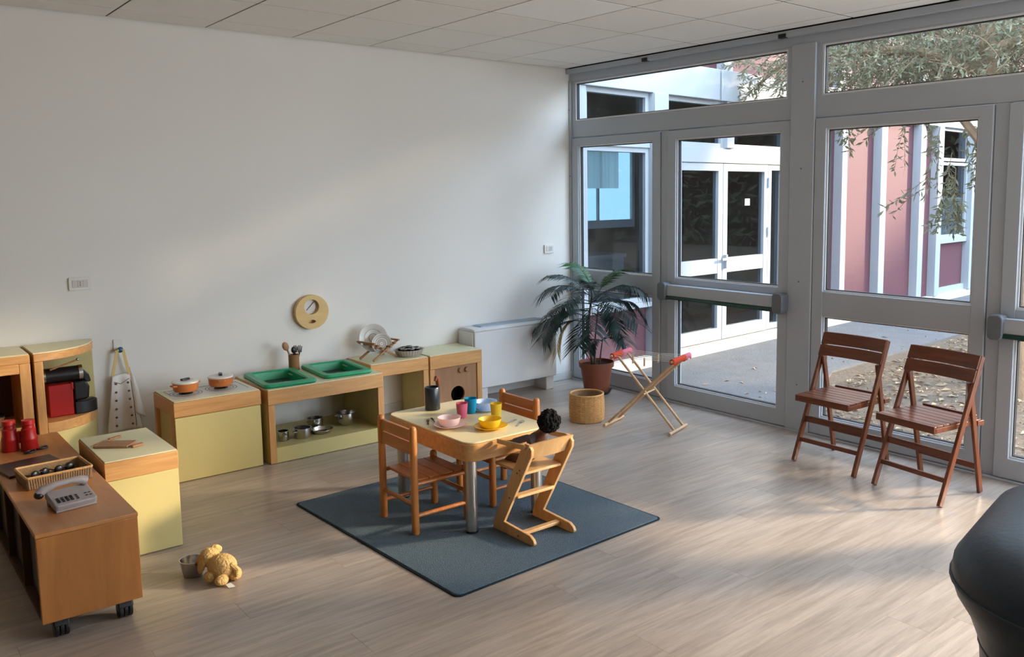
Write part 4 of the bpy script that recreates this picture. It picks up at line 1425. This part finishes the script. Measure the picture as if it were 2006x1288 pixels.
def cutlery(name, cat, x, y, rz, label, kind, grp):
    t = thing(name, label, cat, (x, y, ZTB), rz, grp)
    obj('handle', MB().prism([(-.065, -.005), (.0, -.0025), (.0, .0025), (-.065, .005)], 'xy', .0005, .003), M_steel, t)
    if kind == 'fork':
        m = MB().prism(rrect(0, .025, -.008, .008, .005), 'xy', .0005, .003)
        for q in (-.006, -.002, .002, .006):
            m.box(.024, .052, q - .001, q + .001, .0005, .003)
        obj('tines', m, M_steel, t)
    elif kind == 'spoon':
        obj('spoon_bowl', MB().ell((.022, 0, .003), (.024, .013, .0025), 16, 8), M_steel, t)
    else:
        obj('blade', MB().prism([(0, -.005), (.06, -.006), (.066, .0), (.06, .005), (0, .004)], 'xy', .0005, .0025), M_steel, t)


cutlery('fork', 'fork', 2.742, 3.760, R(20), 'small steel fork beside the yellow plate, nearer the yellow cup', 'fork', 'cutlery on the table')
cutlery('spoon', 'spoon', 2.765, 3.705, R(35), 'small steel spoon beside the yellow plate, nearer the table edge', 'spoon', 'cutlery on the table')
cutlery('fork', 'fork', 2.405, 4.07, R(60), 'small steel fork beside the pale pink plate on the jug side', 'fork', 'cutlery on the table')
cutlery('knife', 'knife', 2.440, 4.07, R(70), 'small steel knife beside the pale pink plate on the jug side', 'knife', 'cutlery on the table')

# ------------------------------------------------------------------ child chairs


def round_post(x, y, z0, z1, r_=.0195):
    return MB().lathe([(0, z0), (r_ * .85, z0), (r_, z0 + .006), (r_, z1 - .018), (r_ * .82, z1 - .006), (r_ * .45, z1), (0, z1 + .001)], (x, y, 0), 18)


def child_chair(label, loc, rz, wd=.334):
    t = thing('child_chair', label, 'chair', loc, rz, 'wooden child chairs at the table')
    h = wd / 2
    D = .315
    for s_ in (-1, 1):
        obj('leg', round_post(0, s_ * h, .0105, .575), M_pine, t)
        obj('leg', round_post(D, s_ * h, .0105, .318), M_pine, t)
        obj('side_rail', MB().cyl((.015, s_ * h, .272), (D - .015, s_ * h, .272), .012, n=12), M_pine_x, t)
        obj('side_rail', MB().cyl((.015, s_ * h, .105), (D - .015, s_ * h, .105), .011, n=12), M_pine_x, t)
    for k in range(4):
        a = .022 + k * .074
        obj('seat_slat', MB().box(a, a + .069, -h + .012, h - .012, .2755, .290), M_pine_x, t, .003)
    obj('stretcher', MB().cyl((0, -h + .015, .165), (0, h - .015, .165), .011, n=12), M_pine_x, t)
    obj('stretcher', MB().cyl((D, -h + .015, .165), (D, h - .015, .165), .011, n=12), M_pine_x, t)
    obj('seat_rail', MB().cyl((D, -h + .015, .262), (D, h - .015, .262), .012, n=12), M_pine_x, t)
    obj('back_board', MB().box(-.009, .009, -h + .012, h - .012, .496, .555), M_pine_x, t, .004)
    obj('back_board', MB().box(-.009, .009, -h + .012, h - .012, .425, .490), M_pine_x, t, .004)
    obj('back_spacer', MB().box(-.006, .006, -h + .012, -h + .03, .489, .497).box(-.006, .006, h - .03, h - .012, .489, .497), M_pine_x, t)
    return t


ch1 = child_chair('small varnished pine chair nearest the sink cabinet', (2.152, 3.96, 0), 0)
dup(ch1, (2.995, 4.025, 0), PI, 'small varnished pine chair on the far side of the table facing the jug')

# doll high chair
hc = thing('doll_high_chair', 'small Z shaped beech high chair with the doll, at the table end', 'chair', (2.50, 3.585, 0.0095))
foot = [(.02, 0), (-.31, 0), (-.325, .006), (-.33, .016), (-.32, .032), (-.29, .048), (-.075, .058), (-.315, .455), (-.318, .485), (-.30, .508), (-.27, .512), (-.245, .497), (-.005, .075), (.015, .03)]
for q in (0.0, .258):
    obj('side_frame', MB().prism(foot, 'yz', q, q + .018), M_ply, hc, .003)
seat = MB().box(.0185, .2575, -.235, .015, .338, .352)
obj('seat', seat, M_ply, hc, .003)
vs, fs = [], []
nb = 14
for k in range(nb + 1):
    u = k / nb
    x = -.004 + .284 * u
    bow = -.018 * math.sin(PI * u)
    for (dy, dz) in ((-.006, .43), (.006, .43), (-.012, .512 + .012 * math.sin(PI * u)), (0.0, .512 + .012 * math.sin(PI * u))):
        vs.append((x, -.262 - (dz - .43) * .42 + bow + dy, dz))
for k in range(nb):
    a, b = 4 * k, 4 * (k + 1)
    fs += [(a, b, b + 2, a + 2), (a + 1, a + 3, b + 3, b + 1), (a + 2, b + 2, b + 3, a + 3), (a, a + 1, b + 1, b)]
fs += [(0, 2, 3, 1), (4 * nb, 4 * nb + 1, 4 * nb + 3, 4 * nb + 2)]
obj('back_board', MB().add(vs, fs), M_ply, hc, 0)
obj('foot_rung', MB().bar((.0185, -.155, .208), (.2575, -.155, .208), .045, .016, (0, 1, 0)), M_ply, hc, .004)
obj('floor_rung', MB().bar((.0185, -.205, .030), (.2575, -.205, .030), .034, .018, (0, 1, 0)), M_ply, hc, .004)
for q in (-.012, .276):
    obj('arm', MB().prism([(-.045, .468), (-.045, .492), (-.27, .508), (-.285, .498), (-.27, .48)], 'yz', q, q + .0115), M_ply, hc, .003)
sw_ = MB()
for (yy, zz) in ((-.285, .49), (-.27, .455), (-.20, .345), (-.22, .365), (-.05, .482), (-.1, .486), (-.20, .02), (-.13, .2)):
    sw_.lathe([(0, 0), (.005, 0), (.004, .002), (0, .003)], n=10, M=Matrix.Translation((0 if yy > -.3 else 0, yy, zz)) @ Matrix.Rotation(-PI / 2, 4, 'Y'))
obj('screw_caps', sw_, M_fold, hc)


# doll: one continuous skin body
def skin_body(name, joints, edges, mat, parent, sub=2):
    me = bpy.data.meshes.new(name)
    me.from_pydata([j[0] for j in joints], edges, [])
    me.materials.append(mat)
    o = bpy.data.objects.new(name, me)
    COL.objects.link(o)
    o.parent = parent
    o.modifiers.new('skin', 'SKIN')
    if not me.skin_vertices:
        bpy.context.view_layer.objects.active = o
    sv = me.skin_vertices[0].data
    for i, j in enumerate(joints):
        sv[i].radius = (j[1], j[1])
        sv[i].use_root = (i == 0)
    s_ = o.modifiers.new('sub', 'SUBSURF')
    s_.levels = sub
    s_.render_levels = sub
    for p in me.polygons:
        p.use_smooth = True
    return o


dl = thing('doll', 'black curly haired doll in grey clothes leaning back in the high chair', 'doll', (2.64, 3.45, .362))
J = [((0, -.005, .035), .036), ((0, -.03, .09), .037), ((0, -.062, .15), .031), ((0, -.088, .185), .018), ((0, -.115, .205), .030), ((0, -.135, .235), .046), ((0, -.142, .262), .036),
     ((-.050, -.055, .157), .015), ((-.082, .0, .136), .013), ((-.096, .055, .118), .011), ((-.098, .078, .113), .012),
     ((.050, -.055, .157), .015), ((.080, .0, .129), .013), ((.088, .055, .118), .011), ((.088, .078, .113), .012),
     ((-.04, .035, .025), .028), ((-.045, .10, .02), .022), ((-.048, .15, -.01), .018), ((-.048, .165, -.06), .016),
     ((.04, .035, .025), .028), ((.045, .10, .02), .022), ((.048, .15, -.01), .018), ((.048, .165, -.06), .016)]
E_ = [(0, 1), (1, 2), (2, 3), (3, 4), (4, 5), (5, 6), (2, 7), (7, 8), (8, 9), (9, 10), (2, 11), (11, 12), (12, 13), (13, 14), (0, 15), (15, 16), (16, 17), (17, 18), (0, 19), (19, 20), (20, 21), (21, 22)]
skin_body('body', J, E_, M_skin, dl)
JD = [((0, .0, .035), .043), ((0, -.03, .09), .043), ((0, -.062, .152), .037), ((0, -.078, .172), .020), ((-.050, -.055, .158), .020), ((-.082, .0, .137), .0175), ((-.092, .035, .124), .016), ((.050, -.055, .158), .020), ((.080, .0, .130), .0175), ((.086, .035, .122), .016)]
skin_body('dress', JD, [(0, 1), (1, 2), (2, 3), (2, 4), (4, 5), (5, 6), (2, 7), (7, 8), (8, 9)], M_dress, dl)
hm = MB()
hc0 = Vector((0, -.150, .252))
hm.ell(hc0, (.056, .050, .054), 20, 14, None, .06, 4)
rnd = random.Random(5)
for k in range(150):
    q = Vector((rnd.gauss(0, 1), rnd.gauss(0, 1), rnd.gauss(0, 1))).normalized()
    if q.y > .55 and q.z < .5:
        continue
    hm.ell(hc0 + Vector((q.x * .055, q.y * .049, q.z * .053)), (.010, .010, .010), 6, 5)
obj('hair', hm, M_hair, dl, sharp=80)
for s_ in (-1, 1):
    obj('eye', MB().ell((s_ * .018, -.094, .240), (.006, .005, .007), 10, 8), M_white, dl)

# ------------------------------------------------------------------ basket, palm, drying rack
bk = thing('wicker_basket', 'round wicker basket on the floor in front of the potted palm', 'basket', (4.318, 4.93, 0.0005))
obj('liner', MB().lathe([(0, .003), (.120, .003), (.126, .01), (.126, .205), (.118, .205), (.116, .012), (0, .010)], n=36), M_wick_d, bk)
wv = MB()
n = 48
for k in range(17):
    z = .008 + k * .0118
    pts = []
    for i in range(n + 1):
        t = 2 * PI * i / n
        rr = .1275 + .0022 * (1 if (i + k) % 2 else -1) + .004 * math.sin(PI * k / 16)
        pts.append((rr * math.cos(t), rr * math.sin(t), z))
    wv.tube(pts, .0056, 5, False)
tag(obj('woven_bands', wv, M_wick, bk), kind='stuff')
for k in range(24):
    t = 2 * PI * k / 24
    obj('stake', MB().tube([(.129 * math.cos(t), .129 * math.sin(t), .002), (.134 * math.cos(t), .134 * math.sin(t), .1), (.130 * math.cos(t), .130 * math.sin(t), .206)], .0035, 5), M_wick, bk)
pts = [(.128 * math.cos(2 * PI * i / 40), .128 * math.sin(2 * PI * i / 40), .208) for i in range(41)]
obj('rim', MB().tube(pts, .007, 8, False), M_wick, bk)

pp = thing('potted_palm', 'tall potted palm in a terracotta pot in the window corner', 'plant', (4.985, 5.56, 0))
obj('saucer', MB().lathe([(0, .001), (.115, .001), (.135, .03), (.130, .03), (.112, .006), (0, .006)], n=32), M_black, pp)
obj('pot', MB().lathe([(0, .008), (.105, .008), (.140, .235), (.154, .237), (.157, .28), (.150, .281), (.146, .24), (.138, .235), (0, .225)], n=36), M_terra, pp)
obj('soil', MB().lathe([(0, .256), (.146, .252), (.146, .24), (0, .24)], n=30), M_soil, pp)


def frond(base_, az, L, up, droop, mat, nl=24, lw=.33):
    """arching palm frond with paired leaflets"""
    m = MB()
    d = Vector((math.cos(az), math.sin(az), up)).normalized()
    p = Vector(base_)
    pts = [p.copy()]
    K = 14
    dirs = [d.copy()]
    for k in range(K):
        d = (d + Vector((0, 0, -droop / K * (.4 + 1.4 * k / K)))).normalized()
        p = p + d * (L / K)
        p.x = min(p.x, .18)
        p.y = min(p.y, .58)
        if p.x < -.13 and p.z < .665:
            p.y = min(p.y, .33)
        pts.append(p.copy())
        dirs.append(d.copy())
    m.tube(pts, [.005 - .004 * i / K for i in range(K + 1)], 5, False)
    for k in range(nl):
        t = .25 + .75 * (k + .5) / nl
        f = t * K
        i = min(K - 1, int(f))
        q = pts[i].lerp(pts[i + 1], f - i)
        d_ = dirs[i]
        side = d_.cross(Vector((0, 0, 1)))
        if side.length < .05:
            side = Vector((math.sin(az), -math.cos(az), 0))
        side.normalize()
        ll = L * lw * (math.sin(PI * min(1, .18 + .82 * (1 - (t - .25) / .75 * .78))) ** .6 + .12)
        for s_ in (-1, 1):
            dd = (side * s_ * .85 + d_ * .62 + Vector((0, 0, -.22 + random.uniform(-.12, .12)))).normalized()
            nn = dd.cross(d_).normalized()
            wv_ = dd.cross(nn).normalized() * (.0068)
            e = q + dd * ll + Vector((0, 0, -ll * .16))
            mid_ = q + dd * ll * .45
            e.x = min(e.x, .20)
            mid_.x = min(mid_.x, .20)
            e.y = min(e.y, .595)
            for w_ in (e, mid_):
                if w_.x < -.13 and w_.z < .655:
                    w_.y = min(w_.y, .345)
            mid_.y = min(mid_.y, .595)
            m.add([q - wv_ * .4, q + wv_ * .4, mid_ + wv_, mid_ - wv_, e], [(0, 1, 2, 3), (3, 2, 4)])
    return m


def stem(pts, r0, r1):
    return MB().tube(pts, [r0 + (r1 - r0) * i / (len(pts) - 1) for i in range(len(pts))], 8)


obj('stem', stem([(-.02, .03, .25), (-.03, .05, .40), (-.035, .07, .55), (-.02, .06, .72), (0, .05, .85)], .013, .008), M_stem, pp)
obj('stem', stem([(.02, -.02, .25), (.03, -.03, .38), (.03, -.05, .48)], .007, .004), M_stem, pp)
obj('stem', stem([(-.02, .0, .25), (.0, .01, .50), (.03, .0, .78)], .008, .005), M_stem, pp)
random.seed(21)
FR = [((-.01, .05, .80), 185, .5, .35, 1.1, M_frond), ((0, .05, .80), 310, .48, .3, 1.2, M_frond), ((0, .05, .84), 225, .42, 1.1, 1.2, M_frond), ((0, .05, .84), 130, .46, 1.2, 1.2, M_frond), ((0, .04, .78), 260, .5, .05, .8, M_frond), ((-.02, .05, .72), 150, .52, .1, .9, M_frond), ((-.02, .06, .72), 105, .5, .1, 1.0, M_frond),
      ((0, .05, .84), 100, .52, .55, 1.3, M_frond), ((0, .05, .84), 150, .50, .8, 1.5, M_frond), ((0, .05, .85), 60, .5, .9, 1.3, M_frond), ((0, .05, .84), 200, .52, .5, 1.2, M_frond),
      ((0, .04, .82), 250, .50, .6, 1.3, M_frond), ((0, .04, .82), 290, .55, .75, 1.2, M_frond), ((.0, .04, .80), 320, .5, .9, 1.2, M_frond), ((-.01, .05, .78), 120, .55, .15, 1.3, M_frond),
      ((-.02, .06, .74), 170, .55, .1, 1.3, M_frond), ((-.01, .05, .76), 230, .52, .2, 1.2, M_frond), ((0, .04, .76), 275, .55, .25, 1.0, M_frond), ((.03, .0, .78), 300, .5, .35, 1.1, M_frond),
      ((.02, .03, .86), 90, .42, 1.6, 1.0, M_frond2), ((.02, .02, .84), 270, .45, 1.5, 1.0, M_frond2), ((-.02, .06, .70), 215, .5, -.05, 1.0, M_frond), ((0, .05, .7), 265, .5, .0, .9, M_frond),
      ((-.03, .06, .62), 130, .48, .25, 1.6, M_frond), ((-.03, .07, .66), 95, .50, .3, 1.2, M_frond), ((.03, .0, .7), 250, .42, .5, 1.5, M_frond),
      ((-.03, .07, .64), 118, .50, .25, 3.4, M_frond_dry), ((.03, -.05, .46), 200, .28, .55, 1.6, M_frond), ((.03, -.05, .47), 280, .28, .6, 1.5, M_frond), ((.03, -.05, .46), 130, .26, .35, 1.4, M_frond), ((.03, -.04, .47), 330, .22, .8, 1.3, M_frond)]
for b_, az, L_, up_, dr_, mt in FR:
    o = obj('frond', frond(b_, R(az), L_, up_, dr_, mt), mt, pp)
    if mt is M_frond_dry:
        o['label'] = 'drooping dry brown frond'

da = thing('drying_rack', 'small folding wooden clothes rack with strings near the glass door', 'rack', (4.506, 4.482, 0), math.atan2(-.944, .33))
for s_ in (-1, 1):
    obj('foot_bar', MB().cyl((s_ * .265, -.155, .0125), (s_ * .265, .155, .0125), .012, n=14), M_dowel, da)
tops = {1: (-.20, .535), -1: (.285, .535)}
for s_ in (-1, 1):
    tx, tz = tops[s_]
    off = .012 if s_ > 0 else -.012
    for yy in (-.075, .085):
        obj('leg', MB().cyl((s_ * .262, yy + off, .022), (tx, yy + off, tz), .0095, n=12), M_dowel, da)
    obj('top_bar', MB().cyl((tx, -.165, tz + .010), (tx, .165, tz + .010), .010, n=12), M_dowel, da)
obj('pivot_rod', MB().cyl((.035, -.10, .272), (.035, .11, .272), .006, n=10), M_dowel, da)
for k in range(6):
    yy = -.14 + k * .056
    obj('string', MB().tube([(-.20, yy, .546), (.04, yy, .538), (.285, yy, .546)], .0018, 5), M_string, da)
for nm, tx, mt, a0, a1, col in (('cloth_strip', -.20, M_cloth_o, -.150, .0, 0), ('cloth_strip', -.20, M_cloth_p, .002, .150, 1), ('cloth_strip', .285, M_cloth_o, -.16, .06, 0), ('cloth_strip', .285, M_cloth_p, .062, .16, 1)):
    def cf(u, v, tx=tx, a0=a0, a1=a1):
        sgn = -1 if tx < 0 else 1
        ang = -1.75 + 3.5 * u
        rr = .016
        if abs(ang) < PI / 2:
            x, z = rr * math.sin(ang), rr * math.cos(ang)
        else:
            x, z = rr * (1 if ang > 0 else -1), -(abs(ang) - PI / 2) * .12 * (1 + .3 * math.sin(v * 9))
        return (tx + x, a0 + (a1 - a0) * v, .546 + z)
    o = cloth(cf, 14, 10, .003, nm, mt, da)
    tag(o, ('orange cloth strip', 'pink cloth strip')[col])
for i, (x, yy) in enumerate(((-.06, -.084), (.09, .028), (.06, -.14))):
    t = thing('clothes_peg', ('wooden clothes peg on the rack string nearest the palm pot', 'wooden clothes peg hanging on the middle string of the rack', 'wooden clothes peg clipped on the outer string of the rack')[i], 'peg', (4.506 + .33 * x + .944 * yy, 4.482 - .944 * x + .33 * yy, .541), .3, 'clothes pegs on the drying rack')
    for s_ in (-1, 1):
        obj('peg_half', MB().bar((s_ * .0035, 0, .012), (s_ * .005, 0, -.050), .008, .005, (0, 1, 0)), M_dowel, t, .001)
    obj('spring', MB().cyl((-.006, 0, -.012), (.006, 0, -.012), .0035, n=8), M_steel, t)

# ------------------------------------------------------------------ folding chairs


def fold_chair(label, loc, rz):
    """local x points forwards (the sitter's view), origin midway between the front feet"""
    t = thing('folding_chair', label, 'chair', loc, rz, 'folding chairs by the glazing')
    h = .222
    k_ = .335 / .815
    P = lambda y, z: (-k_ * z, y, z)
    for s_ in (-1, 1):
        obj('front_post', MB().bar(P(s_ * h, .004), P(s_ * h, .812), .021, .036, (0, 1, 0)), M_fold, t, .004)
        obj('rear_leg', MB().bar((-.265, s_ * (h - .024), .665), (-.405, s_ * (h - .024), .003), .020, .034, (0, 1, 0)), M_fold, t, .004)
        obj('seat_side', MB().box(-.385, .03, s_ * .185 - .011, s_ * .185 + .011, .412, .4415), M_fold, t, .003)
        obj('seat_arm', MB().box(-.40, -.34, s_ * .185 - .012 + s_ * .012, s_ * .185 + .012 + s_ * .012, .405, .435), M_fold, t, .003)
    for k in range(6):
        a = .008 - k * .058
        obj('seat_slat', MB().box(a - .054, a, -.196, .196, .442, .454), M_fold_y, t, .002)
    obj('seat_front', MB().box(.010, .034, -.196, .196, .412, .454), M_fold_y, t, .004)
    obj('seat_back_rail', MB().box(-.385, -.362, -.174, .174, .425, .46), M_fold_y, t, .003)
    obj('stretcher', MB().bar(P(-h, .268), P(h, .268), .040, .016, (0, 0, 1)), M_fold_y, t, .003)
    obj('stretcher', MB().bar(P(-h, .140), P(h, .140), .028, .016, (0, 0, 1)), M_fold_y, t, .003)
    obj('rear_stretcher', MB().bar((-.372, -h + .03, .160), (-.372, h - .03, .160), .034, .014, (0, 0, 1)), M_fold_y, t, .003)
    for z0, z1 in ((.672, .738), (.744, .818)):
        vs, fs = [], []
        nb = 10
        for k in range(nb + 1):
            u = k / nb
            y = -h - .006 + (2 * h + .012) * u
            bow = -.022 * math.sin(PI * u)
            for (dx, z) in ((.018, z0), (.032, z0), (.018, z1), (.032, z1)):
                vs.append((-k_ * z + dx + bow, y, z))
        for k in range(nb):
            a, b = 4 * k, 4 * (k + 1)
            fs += [(a, a + 2, b + 2, b), (a + 1, b + 1, b + 3, a + 3), (a + 2, a + 3, b + 3, b + 2), (a, b, b + 1, a + 1)]
        fs += [(0, 1, 3, 2), (4 * nb, 4 * nb + 2, 4 * nb + 3, 4 * nb + 1)]
        obj('back_board', MB().add(vs, fs), M_fold_y, t, 0)
    return t


f1 = fold_chair('brown wooden folding chair nearer the glass door with the green bar', (4.612, 3.018, 0), PI - R(2))
dup(f1, (4.545, 2.425, 0), PI - R(9), 'brown wooden folding chair nearer the dark teal seat')

# ------------------------------------------------------------------ dark teal seat
sf = thing('upholstered_seat', 'dark teal leatherette seat with rounded edge in the lower right corner', 'sofa', (2.79, .446, 0), R(11))
hx_, hy_ = .56, .75
rings = [(.10, .06), (.085, .30), (.075, .46), (.045, .55), (.012, .61), (.0, .655), (.006, .70), (.035, .745), (.085, .775), (.16, .792), (.28, .798)]
vs, fs = [], []
for e, z in rings:
    rr_ = max(.12, .36 - e * .6)
    poly = rrect(-hx_ + e, hx_ - e, -hy_ + e, hy_ - e, rr_, 10)
    nn_ = len(poly)
    vs += [(x, y, z) for x, y in poly]
for k_ in range(len(rings) - 1):
    for q in range(nn_):
        q2 = (q + 1) % nn_
        fs.append((k_ * nn_ + q, k_ * nn_ + q2, (k_ + 1) * nn_ + q2, (k_ + 1) * nn_ + q))
fs.append(tuple(reversed(range(nn_))))
fs.append(tuple(range((len(rings) - 1) * nn_, len(rings) * nn_)))
sb_ = obj('cushion_body', MB().add(vs, fs), M_sofa, sf, sharp=80)
for zz, ee in ((.655, .0), (.46, .075)):
    poly = rrect(-hx_ + ee, hx_ - ee, -hy_ + ee, hy_ - ee, .36 - ee * .6, 10)
    obj('seam_piping', MB().tube([(x, y, zz) for x, y in poly + poly[:1]], .005, 6, False), M_sofa, sf)
for sx_ in (-1, 1):
    for sy_ in (-1, 1):
        obj('foot', MB().cyl((sx_ * .35, sy_ * .5, .001), (sx_ * .35, sy_ * .5, .06), .03, n=16), M_black, sf)
